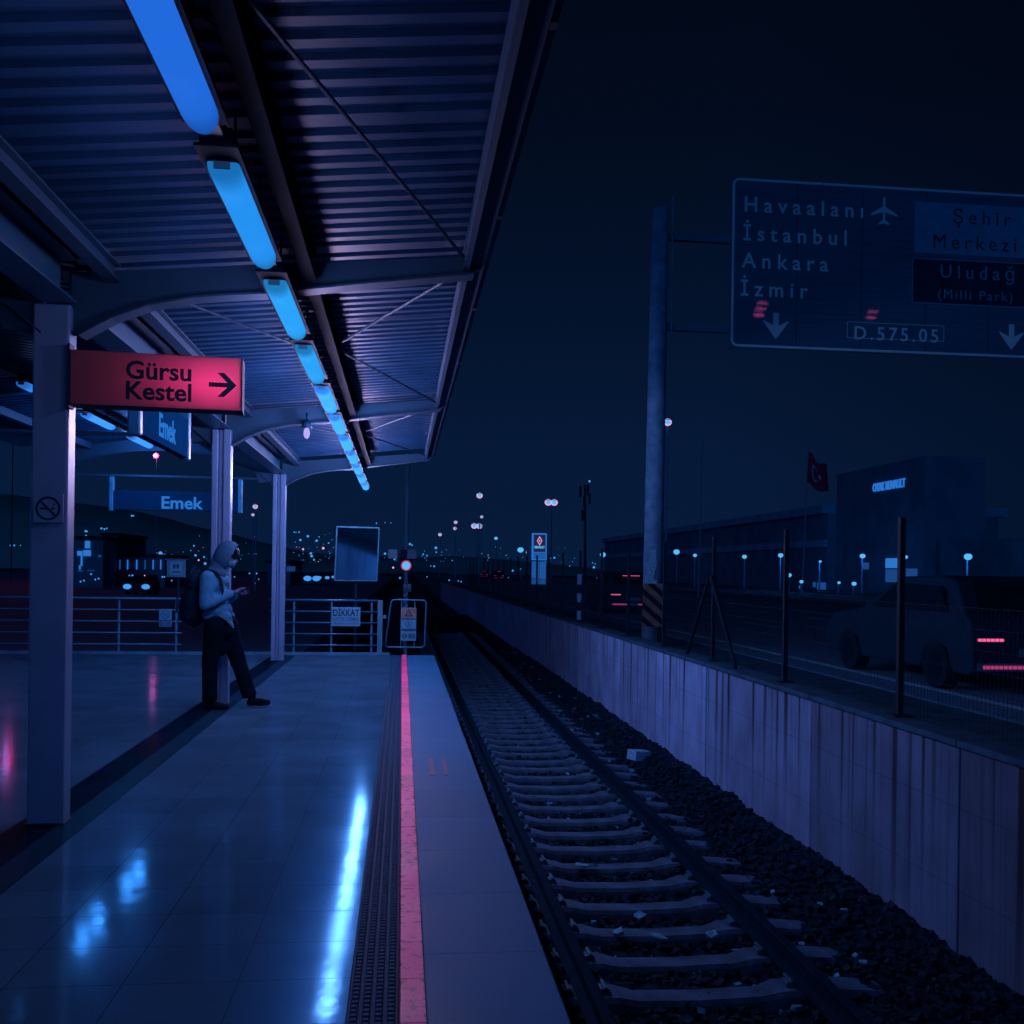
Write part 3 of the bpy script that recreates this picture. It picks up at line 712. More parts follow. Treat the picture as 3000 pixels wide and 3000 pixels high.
# DIKKAT plate
c = at(1016.5, 1804.5, 17.95)
dk = thing('warning_plate', (c.x, YR - .03, c.z), 'white DİKKAT warning plate on the railing', 'warning plate')
MB().box(c.x - .255, c.x + .255, YR - .045, YR - .03, c.z - .17, c.z + .17).build('plate', 'white', dk, bevel=.006)
text('heading', 'DİKKAT', .165, 'ink', dk, (c.x, YR - .047, c.z + .065), bold=.012, sx=.76)
text('lettering', 'HATTA GİRMEK', .088, 'ink2', dk, (c.x, YR - .047, c.z - .045), bold=.01, sx=.74)
text('lettering', 'TEHLİKELİ VE YASAKTIR', .05, 'ink2', dk, (c.x, YR - .047, c.z - .12), bold=.005, sx=.80)
# small no smoking sign on the railing
c = at(509.5, 1805, 17.95)
n2 = thing('no_smoking_sign', (c.x, YR - .03, c.z), 'small upright no smoking sign on the railing behind the backpack', 'no smoking sign')
MB().box(c.x - .107, c.x + .107, YR - .042, YR - .03, c.z - .155, c.z + .155).build('plate', 'white', n2, bevel=.008)
i_ = MB(); no_smoking(i_, c.x, c.z + .06, YR - .0425, .075); i_.build('symbol', 'ink2', n2)
MB().box(c.x - .095, c.x + .095, YR - .0445, YR - .0425, c.z - .14, c.z - .035).build('text_band', 'ink2', n2)
i_ = MB()
for zz in (-.06, -.085, -.11): i_.box(c.x - .07, c.x + .07, YR - .047, YR - .0448, c.z + zz - .005, c.z + zz + .005)
i_.build('text_lines', 'white', n2)
# telephone sign on a pole
c = at(517, 1666, 18.25)
ts = thing('telephone_sign', (c.x, c.y, 0), 'square telephone handset sign on a thin pole behind the railing', 'sign')
MB().tube((c.x + .03, c.y + .03, -.3), (c.x + .03, c.y + .03, c.z + .2), .025, 8).build('pole', 'dark', ts)
MB().box(c.x - .17, c.x + .17, c.y - .03, c.y, c.z - .16, c.z + .16).box(c.x - .2, c.x + .2, c.y - .05, c.y + .02, c.z + .165, c.z + .18).build('panel', 'plate', ts, bevel=.01)
MB().box(c.x - .11, c.x + .11, c.y - .034, c.y - .0305, c.z - .12, c.z + .12).build('white_field', 'white', ts, bevel=.02)
i_ = MB()
for sx_ in (-1, 1): i_.box(c.x + sx_ * .035 - .013, c.x + sx_ * .035 + .013, c.y - .038, c.y - .0345, c.z + .0, c.z + .09)
i_.box(c.x - .012, c.x + .012, c.y - .038, c.y - .0345, c.z + .03, c.z + .06)
for zz in (-.05, -.075): i_.box(c.x - .08, c.x + .08, c.y - .037, c.y - .0345, c.z + zz - .005, c.z + zz + .005)
i_.build('symbol', 'ink', ts)
# flat post and the tube gate with the hazard sign
gp = thing('gate_post', (-.385, 18.05, 0), 'flat grey post at the end of the short railing', 'post')
MB().box(-.43, -.335, 17.94, 18.0, 0, .99).build('upright', 'plate', gp, bevel=.006)
MB().box(-.48, -.285, 17.90, 18.04, .001, .014).build('base_plate', 'plate', gp)
MB().box(-.333, -.27, 17.95, 17.99, .66, .72).build('latch', 'plate', gp, bevel=.005)
gt = thing('tube_gate', (.1, 18.25, 0), 'rounded tube gate frame standing past the platform end', 'gate')
def rounded(pts, r):
    out = []
    n = len(pts)
    for i in range(n):
        p, a, b = Vector(pts[i]), Vector(pts[i - 1]), Vector(pts[(i + 1) % n])
        da, db = (a - p).normalized() * r, (b - p).normalized() * r
        for k in range(6):
            t = k / 5; out.append((p + da) * (1 - t) ** 2 + p * 2 * t * (1 - t) + (p + db) * t ** 2)
    return out
q = [at(1147, 1757, 18.3), at(1249, 1759, 18.3), at(1244, 1897, 18.3), at(1128, 1896, 18.3)]
MB().path(rounded(q, .07), .017, 8, True).build('frame', 'stainless', gt, smooth=True)
hz = []
for px in (1177, 1216):
    a, b = at(px, 1757, 18.3), at(px - 3, 1897, 18.3); MB().tube(a, b, .010, 6).build('upright', 'plate', gt)
MB().tube(at(1190, 1896, 18.32), Vector((at(1190, 1896, 18.32).x, at(1190, 1896, 18.32).y, -.3)), .02, 8).build('foot', 'plate', gt)
c = at(1197, 1829, 18.25)
hs = thing('hazard_sign', (c.x, c.y, c.z), 'tall white hazard sign with a warning triangle hung in the tube gate', 'warning sign')
MB().box(c.x - .142, c.x + .142, c.y - .012, c.y, c.z - .305, c.z + .305).build('panel', 'white', hs, bevel=.006)
MB().box(c.x - .135, c.x + .135, c.y - .0145, c.y - .0125, c.z + .12, c.z + .298).build('yellow_field', 'yellow', hs)
i_ = MB(); i_.prism([(c.x - .072, c.z + .15), (c.x + .072, c.z + .15), (c.x, c.z + .285)], 'y', c.y - .017, c.y - .015)
i_.build('triangle', 'ink', hs)
MB().prism([(c.x - .048, c.z + .163), (c.x + .048, c.z + .163), (c.x, c.z + .258)], 'y', c.y - .0195, c.y - .0175).build('triangle_field', 'yellow', hs)
i_ = MB(); i_.prism([(c.x + .004, c.z + .235), (c.x - .016, c.z + .2), (c.x + .002, c.z + .2), (c.x - .006, c.z + .168), (c.x + .016, c.z + .21), (c.x, c.z + .21)], 'y', c.y - .0225, c.y - .02)
i_.box(c.x - .13, c.x + .13, c.y - .0165, c.y - .0148, c.z + .085, c.z + .112)
i_.box(c.x - .13, c.x + .13, c.y - .0165, c.y - .0128, c.z - .125, c.z - .078)
ring(i_, c.x, c.z + .005, c.y - .016, c.y - .0128, .052, .062)
i_.prism([(c.x - .012, c.z - .04), (c.x, c.z + .0), (c.x + .014, c.z - .04), (c.x + .022, c.z - .04), (c.x + .012, c.z + .02), (c.x + .012, c.z + .04), (c.x - .012, c.z + .04), (c.x - .012, c.z + .02), (c.x - .022, c.z - .04)], 'y', c.y - .0155, c.y - .0128)
ring(i_, c.x - .073, c.z - .215, c.y - .016, c.y - .0128, .0, .048)
i_.box(c.x + .0, c.x + .12, c.y - .016, c.y - .0128, c.z - .26, c.z - .17)
i_.build('symbols', 'ink2', hs)
i_ = MB().box(c.x - .08, c.x - .066, c.y - .019, c.y - .0165, c.z - .255, c.z - .175)
for zz in (-.19, -.215, -.24): i_.box(c.x + .02, c.x + .10, c.y - .019, c.y - .0165, c.z + zz - .003, c.z + zz + .003)
i_.build('white_marks', 'white', hs)
# driver's mirror
nrm = Vector((.60, -1.81, -.20)).normalized()
c = at(1046, 1623, 18.6)
mi = thing('platform_mirror', (c.x, c.y, 0), 'rectangular mirror on a pole at the platform end, showing the wall', 'mirror')
zc_ = nrm; xc_ = Vector((0, 0, 1)).cross(zc_).normalized(); yc_ = zc_.cross(xc_)
mm = Matrix((xc_, yc_, zc_)).transposed().to_4x4(); mm.translation = c
W2, H2 = .395, .49
MB().box(-W2, W2, -H2, H2, -.012, 0, mtx=mm).build('glass', 'asp_mirror', mi)
fr = MB()
for a in ((-W2 - .022, -W2 - .001, -H2 - .022, H2 + .022), (W2 + .001, W2 + .022, -H2 - .022, H2 + .022), (-W2, W2, -H2 - .022, -H2 - .001), (-W2, W2, H2 + .001, H2 + .022)):
    fr.box(a[0], a[1], a[2], a[3], -.03, .012, mtx=mm)
fr.build('frame', 'plate', mi)
MB().box(-W2, W2, -H2, H2, -.04, -.016, mtx=mm).build('backing', 'dark', mi)
MB().tube((c.x - .02, c.y + .14, -.6), (c.x - .02, c.y + .14, 2.2), .03, 8).tube((c.x - .02, c.y + .14, 1.8), tuple(c - nrm * .03), .02, 6).build('pole', 'dark', mi)
# railway signal past the platform end
s0 = at(1190, 1657, 26)
sg = thing('railway_signal', (s0.x, s0.y, -1.3), 'railway signal mast with a red lens and a numbered plate past the platform', 'signal')
MB().tube((s0.x, s0.y + .12, -1.4), (s0.x, s0.y + .12, 4.6), .055, 10).build('mast', 'facade', sg)
MB().box(s0.x - .15, s0.x + .15, s0.y + .01, s0.y + .07, s0.z - .16, s0.z + .42).build('head', 'dark', sg, bevel=.03)
MB().sphere((s0.x, s0.y - .02, s0.z), (.105, .06, .105), 16, 10).build('lens', 'cyan', sg, smooth=True)
tr = MB().path([(s0.x + .122 * math.cos(t * math.pi / 12), s0.y - .01, s0.z + .122 * math.sin(t * math.pi / 12)) for t in range(24)], .018, 8, True)  # red halo round the lens, built as a glowing ring
tr.build('lens_halo', 'pinkglow', sg, smooth=True)
for px, py in ((1151, 1623), (1207, 1623)):
    p = at(px, py, 25.9); MB().box(p.x - .125, p.x + .125, p.y, p.y + .03, p.z - .125, p.z + .125).build('board', 'plate' if px > 1200 else 'post_blue', sg, bevel=.01)
    MB().box(min(p.x, s0.x), max(p.x, s0.x), s0.y + .1, s0.y + .13, p.z - .02, p.z + .02).build('arm', 'dark', sg)
p = at(1193, 1722, 25.9)
MB().box(p.x - .1, p.x + .1, p.y - .02, p.y, p.z - .1, p.z + .1).build('number_plate', 'white', sg, bevel=.012)
text('lettering', 'S\n002', .115, 'ink', sg, (p.x, p.y - .023, p.z), bold=.02)
for k in range(4):
    z = p.z - .16 - k * .16
    MB().prism([(s0.x - .06, z), (s0.x + .06, z + .06), (s0.x + .06, z - .03), (s0.x - .06, z - .09)], 'y', s0.y + .045, s0.y + .055).build('white_band', 'white', sg)

# ------------------------------------------------------------------ overhead road sign on its mast
mx_ = at(1911, 1700, 20)
gm = thing('sign_mast', (mx_.x, mx_.y, .1), 'tall round mast with two arms carrying the overhead road sign', 'mast')
MB().tube((mx_.x, mx_.y, .08), (mx_.x + .06, mx_.y, 8.9), .205, 20, .165).build('pole', 'pole', gm, smooth=True)
SGY = at(2140, 760, 20.2).y
for py in (690, 955):
    a = at(1930, py, 20.1); b = at(2600, py + 36, 20.4); MB().box(a.x, b.x, SGY + .06, SGY + .18, a.z - .07, a.z + .07).build('arm', 'facade', gm)
MB().tube((mx_.x + .32, mx_.y, 6.4), (mx_.x + .32, mx_.y, 9.2), .012, 6).build('lightning_rod', 'pole', gm)
p = at(1905, 1665, 19.8)
pa = MB()
for k in range(7):
    z = p.z + .32 - k * .1; wv = random.uniform(.03, .075)
    pa.box(p.x - .02, p.x - .02 + wv * 2, mx_.y - .226, mx_.y - .214, z - .055, z + .05)
pa.build('torn_poster', 'torn', gm)
L0, T0 = at(2150, 517, 20.2), at(2150, 517, 20.2).z
B0 = at(2135, 1017, 20.2).z
x0, x1, z0, z1 = L0.x - .04, L0.x + 9.4, B0, T0
rs = thing('road_sign', (x0 + 4.7, SGY, z0), 'huge dark overhead road sign listing Havaalanı, İstanbul, Ankara and İzmir', 'road sign')
MB().box(x0, x1, SGY, SGY + .05, z0, z1).build('panel', 'signgreen', rs)
def frame(mb, a, b, c, d, r, th, y):
    pts = arc(a + r, c + r, r, math.pi, 1.5 * math.pi, 5) + arc(b - r, c + r, r, 1.5 * math.pi, 2 * math.pi, 5) + arc(b - r, d - r, r, 0, .5 * math.pi, 5) + arc(a + r, d - r, r, .5 * math.pi, math.pi, 5)
    r2 = max(r - th, .01)
    ins = arc(a + r, c + r, r2, math.pi, 1.5 * math.pi, 5) + arc(b - r, c + r, r2, 1.5 * math.pi, 2 * math.pi, 5) + arc(b - r, d - r, r2, 0, .5 * math.pi, 5) + arc(a + r, d - r, r2, .5 * math.pi, math.pi, 5)
    n = len(pts)
    vs = [(u, y, v) for u, v in pts] + [(u, y, v) for u, v in ins] + [(u, y - .006, v) for u, v in pts] + [(u, y - .006, v) for u, v in ins]
    fs = []
    for i in range(n):
        j = (i + 1) % n
        fs += [(2 * n + i, 2 * n + j, 3 * n + j, 3 * n + i), (i, n + i, n + j, j), (i, j, 2 * n + j, 2 * n + i), (n + i, 3 * n + i, 3 * n + j, n + j)]
    mb.add(vs, fs)
fb = MB(); frame(fb, x0 + .02, x1 - .02, z0 + .02, z1 - .02, .14, .05, SGY - .001); fb.build('border', 'reflect', rs)
sm = MB()
for k in range(1, 7): sm.box(x0 + k * 1.4 - .006, x0 + k * 1.4 + .006, SGY - .0012, SGY - .0004, z0 + .1, z1 - .1)
sm.build('panel_seam', 'ink', rs)
def sg_at(px, py): return at(px, py, 20.2 * 1.0)
def on_sign(px, py):
    d = at(px, py, 1.0); o = Vector((0, 0, EYE)); v = d - o; t = SGY / v.y; return o + v * t
for body, px, py in (('Havaalanı', 2178, 600), ('İstanbul', 2176, 684), ('Ankara', 2174, 764), ('İzmir', 2168, 846)):
    p = on_sign(px, py); text('lettering', body, .44, 'reflect', rs, (p.x, SGY - .004, p.z), align='LEFT', gap=1.53, sx=.99, bold=.014)
# aeroplane
p = on_sign(2590, 618); s = .30
ap = MB(); ap.prism([(p.x + s * a, p.z + s * b) for a, b in ((0, 1.0), (.09, .8), (.09, .3), (.95, -.22), (.95, -.36), (.1, -.1), (.07, -.62), (.38, -.86), (.38, -.96), (0, -.86),
     (-.38, -.96), (-.38, -.86), (-.07, -.62), (-.1, -.1), (-.95, -.36), (-.95, -.22), (-.09, .3), (-.09, .8))], 'y', SGY - .006, SGY - .001)
ap.build('aeroplane_symbol', 'reflect', rs)
def down_arrow(px, py):
    p = on_sign(px, py); s = .27
    MB().prism([(p.x + s * a, p.z + s * b) for a, b in ((-.22, 1.0), (.22, 1.0), (.22, .05), (1.0, .42), (1.0, .3), (0, -1.0), (-1.0, .3), (-1.0, .42), (-.22, .05))], 'y', SGY - .007, SGY - .001).build('down_arrow', 'reflect', rs)
down_arrow(2273, 955); down_arrow(2963, 988)
a, b = on_sign(2482, 945), on_sign(2765, 1010)
fb = MB(); frame(fb, a.x, b.x, b.z + .06, a.z + .02, .02, .02, SGY - .001); fb.build('number_frame', 'reflect', rs)
p = on_sign(2626, 982); text('lettering', 'D.575.05', .39, 'reflect', rs, (p.x, SGY - .004, p.z), gap=1.32, bold=.012)
a, b = on_sign(2680, 590), on_sign(2676, 740)
MB().box(a.x, x1 - .35, SGY - .008, SGY - .002, b.z, a.z).build('blue_panel', 'signblue', rs)
p = on_sign(2855, 640); text('lettering', 'Şehir', .42, 'signdark', rs, (p.x + .15, SGY - .011, p.z), gap=1.45)
p = on_sign(2730, 708); text('lettering', 'Merkezi', .42, 'signdark', rs, (p.x, SGY - .011, p.z), align='LEFT', gap=1.42)
a, b = on_sign(2672, 755), on_sign(2670, 888)
MB().box(a.x, x1 - .35, SGY - .008, SGY - .002, b.z, a.z).build('brown_panel', 'signdark', rs)
fb = MB(); frame(fb, a.x, x1 - .35, b.z, a.z, .03, .02, SGY - .0085); fb.build('panel_border', 'signblue', rs)
p = on_sign(2752, 796); text('lettering', 'Uludağ', .40, 'signblue', rs, (p.x, SGY - .011, p.z), align='LEFT', gap=1.5)
p = on_sign(2745, 862); text('lettering', '(Milli Park)', .28, 'signblue', rs, (p.x, SGY - .011, p.z), align='LEFT', gap=1.3)
REDM = []
for px, py, lab in ((2228, 905, 'added unseen red lamp behind the viewer, mirrored low in the road sign'), (2552, 930, 'second added unseen red lamp behind the viewer, mirrored above the sign number')):
    p = on_sign(px, py); d = p - Vector((0, 0, EYE)); d.y = -d.y; q = p + d * ((p.y + 26) / -d.y)
    REDM.append((q, lab))
# hazard board at the mast's foot
p0 = at(1912, 1773, 19.3)
hb = thing('hazard_board', (p0.x, p0.y, .1), 'black and yellow slanted stripe board at the foot of the mast', 'hazard board')
wv, hv = .20, .42
MB().box(p0.x - wv, p0.x + wv, p0.y, p0.y + .03, p0.z - hv, p0.z + hv).build('board', 'ink', hb)
i_ = MB()
def clip(poly, ax, lim, keep_less):
    out = []
    for i in range(len(poly)):
        a, b = poly[i - 1], poly[i]
        ia, ib = (a[ax] <= lim) == keep_less, (b[ax] <= lim) == keep_less
        if ia != ib:
            t = (lim - a[ax]) / (b[ax] - a[ax]); out.append((a[0] + (b[0] - a[0]) * t, a[1] + (b[1] - a[1]) * t))
        if ib: out.append(b)
    return out
for k in range(-2, 4):
    z = p0.z + hv - .28 - k * .27 + .2
    poly = [(p0.x - wv, z + .0), (p0.x + wv, z - .34), (p0.x + wv, z - .20), (p0.x - wv, z + .14)]
    poly = clip(clip(poly, 1, p0.z + hv, True), 1, p0.z - hv, False)
    if len(poly) > 2: i_.prism(poly, 'y', p0.y - .004, p0.y - .001)
i_.build('stripes', 'yellow', hb)
MB().box(p0.x + .13, p0.x + .19, p0.y + .035, p0.y + .09, .09, p0.z + hv).build('post', 'dark', hb)

# ------------------------------------------------------------------ the person, backpack and phone
PXO, PYO = -1.985, 11.14
def L3(s, z, d=0): return Vector((PXO + s, PYO + d, z))
def capsule(mb, a, b, ra, rb=None, n=12):
    rb = ra if rb is None else rb; a, b = Vector(a), Vector(b)
    d = (b - a); L = d.length
    if L < 1e-6: return mb.sphere(a, ra)
    d.normalize(); u = d.orthogonal().normalized(); v = d.cross(u)
    rings = []
    for k in range(1, 5):
        t = math.pi / 2 * (1 - k / 4); rings.append((a - d * ra * math.sin(t), ra * math.cos(t)))
    for k in range(0, 4):
        t = math.pi / 2 * k / 4; rings.append((b + d * rb * math.sin(t), rb * math.cos(t)))
    vs = [a - d * ra]
    for c, r in rings: vs += [c + (u * math.cos(2 * math.pi * j / n) + v * math.sin(2 * math.pi * j / n)) * r for j in range(n)]
    vs.append(b + d * rb)
    fs = [(0, 1 + (j + 1) % n, 1 + j) for j in range(n)]
    for i in range(len(rings) - 1):
        o = 1 + i * n; fs += [(o + j, o + (j + 1) % n, o + n + (j + 1) % n, o + n + j) for j in range(n)]
    o = 1 + (len(rings) - 1) * n; l = len(vs) - 1
    fs += [(o + j, o + (j + 1) % n, l) for j in range(n)]
    return mb.add(vs, fs)
def fused(name, mb, m, parent, voxel=.012, smooth=4):
    me = bpy.data.meshes.new(name); me.from_pydata(mb.v, [], mb.f)
    b = bmesh.new(); b.from_mesh(me); bmesh.ops.recalc_face_normals(b, faces=b.faces); b.to_mesh(me); b.free()
    t = bpy.data.objects.new('t', me); COL.objects.link(t)
    r = t.modifiers.new('r', 'REMESH'); r.mode = 'VOXEL'; r.voxel_size = voxel; r.use_smooth_shade = True
    s = t.modifiers.new('s', 'SMOOTH'); s.iterations = smooth; s.factor = .5
    dg = bpy.context.evaluated_depsgraph_get()
    out = bpy.data.meshes.new_from_object(t.evaluated_get(dg)); out.name = name
    bpy.data.objects.remove(t)
    out.materials.clear(); out.materials.append(M[m]); out.polygons.foreach_set('use_smooth', [True] * len(out.polygons))
    return link(name, out, parent)
pe = thing('person', (PXO, PYO, 0), 'hooded person in face mask and black trousers leaning by a column over a phone', 'person')
HEAD = L3(.085, 1.665)
tilt = Matrix.Rotation(.30, 3, 'Y')          # chin down towards the phone
def H(s, z, d=0): return HEAD + tilt @ Vector((s, d, z))
bd = MB()
bd.sphere(HEAD, (.092, .075, .112), 16, 12, mtx=tilt); bd.sphere(H(.025, -.055), (.062, .055, .065), 12, 10, mtx=tilt)
capsule(bd, H(.088, -.005), H(.108, -.03), .010, .014); capsule(bd, H(-.01, -.04, -.075), H(-.01, .015, -.078), .012)
capsule(bd, H(-.02, -.08), L3(.0, 1.48), .052, .058)
capsule(bd, L3(-.04, 1.40), L3(-.02, 1.0), .092, .092); capsule(bd, L3(-.07, 1.42, -.12), L3(-.07, 1.42, .12), .06)
ELB = [L3(-.105, 1.145, -.235), L3(-.03, 1.14, .225)]; WR = [L3(.145, 1.262, -.085), L3(.165, 1.235, .055)]
SH = [L3(-.10, 1.425, -.175), L3(-.06, 1.425, .175)]
for i in (0, 1):
    capsule(bd, SH[i], ELB[i], .050, .042); capsule(bd, ELB[i], WR[i], .040, .027)
HIP = [L3(-.02, .92, -.09), L3(.06, .92, .09)]; KN = [L3(-.075, .50, -.10), L3(.195, .505, .10)]; AN = [L3(-.07, .09, -.10), L3(.33, .115, .07)]
capsule(bd, L3(-.01, 1.0), L3(.02, .93), .10, .11)
for i in (0, 1): capsule(bd, HIP[i], KN[i], .075, .055); capsule(bd, KN[i], AN[i], .052, .036)
fused('body', bd, 'skin', pe, .012, 3)
# hands, five fingers each, round the phone
PH = L3(.325, 1.335, -.02)
for i, sd in ((0, -1), (1, 1)):
    hd = MB(); wv = WR[i]
    pal = wv + Vector((.065, -sd * .012, .022))
    capsule(hd, wv, wv + Vector((.03, 0, .01)), .026, .028); capsule(hd, wv + Vector((.03, -.014, .012)), pal + Vector((.005, -.018, 0)), .018); capsule(hd, wv + Vector((.03, .014, .012)), pal + Vector((.005, .018, 0)), .018)
    for f, (ln, dz) in enumerate(((.062, .012), (.072, .004), (.066, -.006), (.05, -.016))):
        b0 = pal + Vector((.012, sd * (-.024 + .016 * f) * -1, dz)); k1 = b0 + Vector((ln * .55, -sd * .004, .016)); k2 = k1 + Vector((ln * .38, -sd * .014, .016 if f < 2 else -.002))
        capsule(hd, b0, k1, .0092, .0086, 8); capsule(hd, k1, k2, .0086, .0072, 8)
    t0 = wv + Vector((.035, -sd * .026, .026)); t1 = t0 + Vector((.04, -sd * .012, .022)); t2 = t1 + Vector((.035, sd * .004, .012))
    capsule(hd, t0, t1, .012, .010, 8); capsule(hd, t1, t2, .010, .008, 8)
    fused('hand', hd, 'skin', pe, .0042, 2)
# eyes and hair under the hood
ey = MB()
for sd in (-1, 1): ey.sphere(H(.080, .006, sd * .032), .010, 8, 6)
ey.build('eyes', 'hair', pe, smooth=True)
hr = MB(); hr.sphere(H(.002, .040), (.102, .084, .096), 14, 10, mtx=tilt)
for k in range(9): capsule(hr, H(.07, .095, -.064 + .016 * k), H(.108 - .0012 * (k - 4) ** 2, .036 + .008 * (k % 3), -.060 + .015 * k), .022, .008, 8)
fused('hair', hr, 'hair', pe, .009, 2)
mk_ = MB(); mk_.sphere(H(.040, -.058), (.066, .064, .056), 14, 10, mtx=tilt); capsule(mk_, H(.09, -.035), H(.085, -.085), .018, .016)
capsule(mk_, H(.05, -.04, -.058), H(-.01, -.01, -.079), .004, .004, 6)
fused('face_mask', mk_, 'mask', pe, .007, 3)
# hoodie
ho = MB()
for c, r in ((L3(-.055, 1.36), (.125, .20, .15)), (L3(-.045, 1.20), (.125, .185, .17)), (L3(-.02, 1.06), (.135, .18, .09)), (L3(.03, 1.08), (.11, .15, .10)), (L3(-.08, 1.44), (.09, .17, .07)), (L3(.0, 1.40), (.10, .15, .10)), (L3(.01, 1.28), (.09, .15, .12))): ho.sphere(c, r, 18, 12)
for i in (0, 1):
    capsule(ho, SH[i], ELB[i], .084, .070); capsule(ho, ELB[i], WR[i] - (WR[i] - ELB[i]) * .03, .067, .046)
    for k in range(3):                         # bunched sleeve
        p = ELB[i].lerp(WR[i], .2 + .25 * k); ho.sphere(p, .066 - .008 * k, 10, 8)
capsule(ho, L3(-.11, 1.02, -.12), L3(.10, 1.01, -.10), .052); capsule(ho, L3(-.11, 1.02, .12), L3(.10, 1.01, .10), .052); capsule(ho, L3(.12, 1.02, -.1), L3(.14, .95, -.06), .03, .02)
fused('hoodie', ho, 'hood', pe, .011, 4)
# hood: a shell open towards the face
hd_ = MB(); nu, nv = 20, 14; vs = []; fs = []
for lay, k in ((0, 1.0), (1, .90)):
    for a in range(nv + 1):
        th = math.pi * (.0 + .66 * a / nv)                     # from the back of the head forward to the opening
        for j in range(nu):
            ph = 2 * math.pi * j / nu
            ax = -math.cos(th); rr = math.sin(th)
            x = ax * .135; zz = rr * .162 * math.cos(ph); yy = rr * .118 * math.sin(ph)
            if zz < 0: zz *= 1.25; x -= .02 * (-zz / .15)
            if a > nv - 3 and zz > 0: x += .012
            vs.append(H(x * k - .015, zz * k + .012, yy * k))
m_ = (nv + 1) * nu
for lay in (0, 1):
    for a in range(nv):
        for j in range(nu):
            f = (lay * m_ + a * nu + j, lay * m_ + a * nu + (j + 1) % nu, lay * m_ + (a + 1) * nu + (j + 1) % nu, lay * m_ + (a + 1) * nu + j)
            fs.append(f if lay == 0 else f[::-1])
for j in range(nu): fs.append((nv * nu + j, nv * nu + (j + 1) % nu, m_ + nv * nu + (j + 1) % nu, m_ + nv * nu + j))
hd_.add(vs, fs).build('hood', 'hood2', pe, smooth=True)
co_ = MB(); capsule(co_, H(-.07, -.14, 0), L3(-.02, 1.47), .10, .11); capsule(co_, L3(-.08, 1.50, -.06), L3(.03, 1.47, -.07), .055); capsule(co_, L3(-.08, 1.50, .06), L3(.03, 1.47, .07), .055)
fused('hood_collar', co_, 'hood2', pe, .011, 4)
cd = MB()
for sd in (-1, 1): cd.path([L3(.055, 1.45, sd * .04), L3(.085, 1.38, sd * .05), L3(.092, 1.30, sd * .045), L3(.085, 1.22, sd * .05)], .006, 6)
cd.build('drawcord', 'ink', pe)
MB().add([L3(.02, 1.03, -.195), L3(.115, 1.01, -.17), L3(.165, .93, -.12), L3(.17, .885, -.10), L3(.10, .97, -.16), L3(.02, 1.03, -.17), L3(.115, 1.01, -.14), L3(.165, .93, -.09), L3(.17, .885, -.07), L3(.10, .97, -.13)],
         [(0, 1, 2, 3, 4), (9, 8, 7, 6, 5), (0, 5, 6, 1), (1, 6, 7, 2), (2, 7, 8, 3), (3, 8, 9, 4), (4, 9, 5, 0)]).build('shirt_tail', 'white', pe)
tr_ = MB()
tr_.sphere(L3(-.005, .965), (.165, .165, .11), 18, 12); tr_.sphere(L3(.0, .86), (.17, .165, .12), 18, 12)
for i in (0, 1):
    capsule(tr_, HIP[i], KN[i], .125, .088); tr_.tube(KN[i], AN[i] + (AN[i] - KN[i]).normalized() * .0, .084, 14, .080)
    tr_.sphere(KN[i] + (AN[i] - KN[i]) * .86, (.090, .082, .035), 12, 8); tr_.sphere(KN[i] + Vector((0, 0, -.02)), (.092, .09, .06), 12, 8); capsule(tr_, KN[i], KN[i], .0861, .086) if False else None
capsule(tr_, L3(-.03, .85, 0), L3(.02, .66, 0), .13, .09)
fused('trousers', tr_, 'trouser', pe, .012, 4)
def shoe(heel, toe, parent, stripes):
    d = (toe - heel); n = d.normalized(); sdv = Vector((0, 0, 1)).cross(n).normalized()
    up = MB(); capsule(up, heel + n * .05 + Vector((0, 0, .05)), heel + n * .17 + Vector((0, 0, .045)), .042, .042); capsule(up, heel + n * .15 + Vector((0, 0, .038)), toe - n * .04 + Vector((0, 0, .03)), .044, .034)
    capsule(up, heel + n * .06 + Vector((0, 0, .06)), heel + n * .075 + Vector((-.005, 0, .115)), .043, .042)
    s = fused('shoe', up, 'shoe', parent, .008, 2)
    so_ = MB(); L = d.length; pts = []
    for t, ww in ((0, .018), (.015, .032), (.06, .036), (.5, .038), (.75, .047), (.92, .036), (1.0, .014)): pts.append((t, ww))
    lo = [heel + n * (t * L) + sdv * ww for t, ww in pts] + [heel + n * (t * L) - sdv * ww for t, ww in reversed(pts)]
    vs = [v + Vector((0, 0, .001)) for v in lo] + [v + Vector((0, 0, .027)) for v in lo]; k = len(lo)
    so_.add(vs, [tuple(range(k)), tuple(range(2 * k - 1, k - 1, -1))] + [(i, (i + 1) % k, k + (i + 1) % k, k + i) for i in range(k)])
    so_.build('sole', 'sole', s)
    if stripes:
        b = MB()
        for q in (0, 1, 2):
            c0 = heel + n * (.105 + .027 * q) + sdv * .047 if sdv.y < 0 else heel + n * (.105 + .027 * q) - sdv * .047
            b.add([c0 + Vector((0, -.002, .03)), c0 + n * .012 + Vector((0, -.002, .03)), c0 + n * .034 + Vector((0, .012, .075)), c0 + n * .022 + Vector((0, .012, .075)),
                   c0 + Vector((0, .01, .03)), c0 + n * .012 + Vector((0, .01, .03)), c0 + n * .034 + Vector((0, .02, .075)), c0 + n * .022 + Vector((0, .02, .075))],
                  [(0, 1, 2, 3), (4, 7, 6, 5), (0, 4, 5, 1), (1, 5, 6, 2), (2, 6, 7, 3), (3, 7, 4, 0)])
        b.build('side_stripes', 'flagwhite', s)
shoe(L3(-.145, 0, -.10), L3(.14, 0, -.115), pe, True)
shoe(L3(.285, 0.0, .07), L3(.565, .03, .05), pe, False)
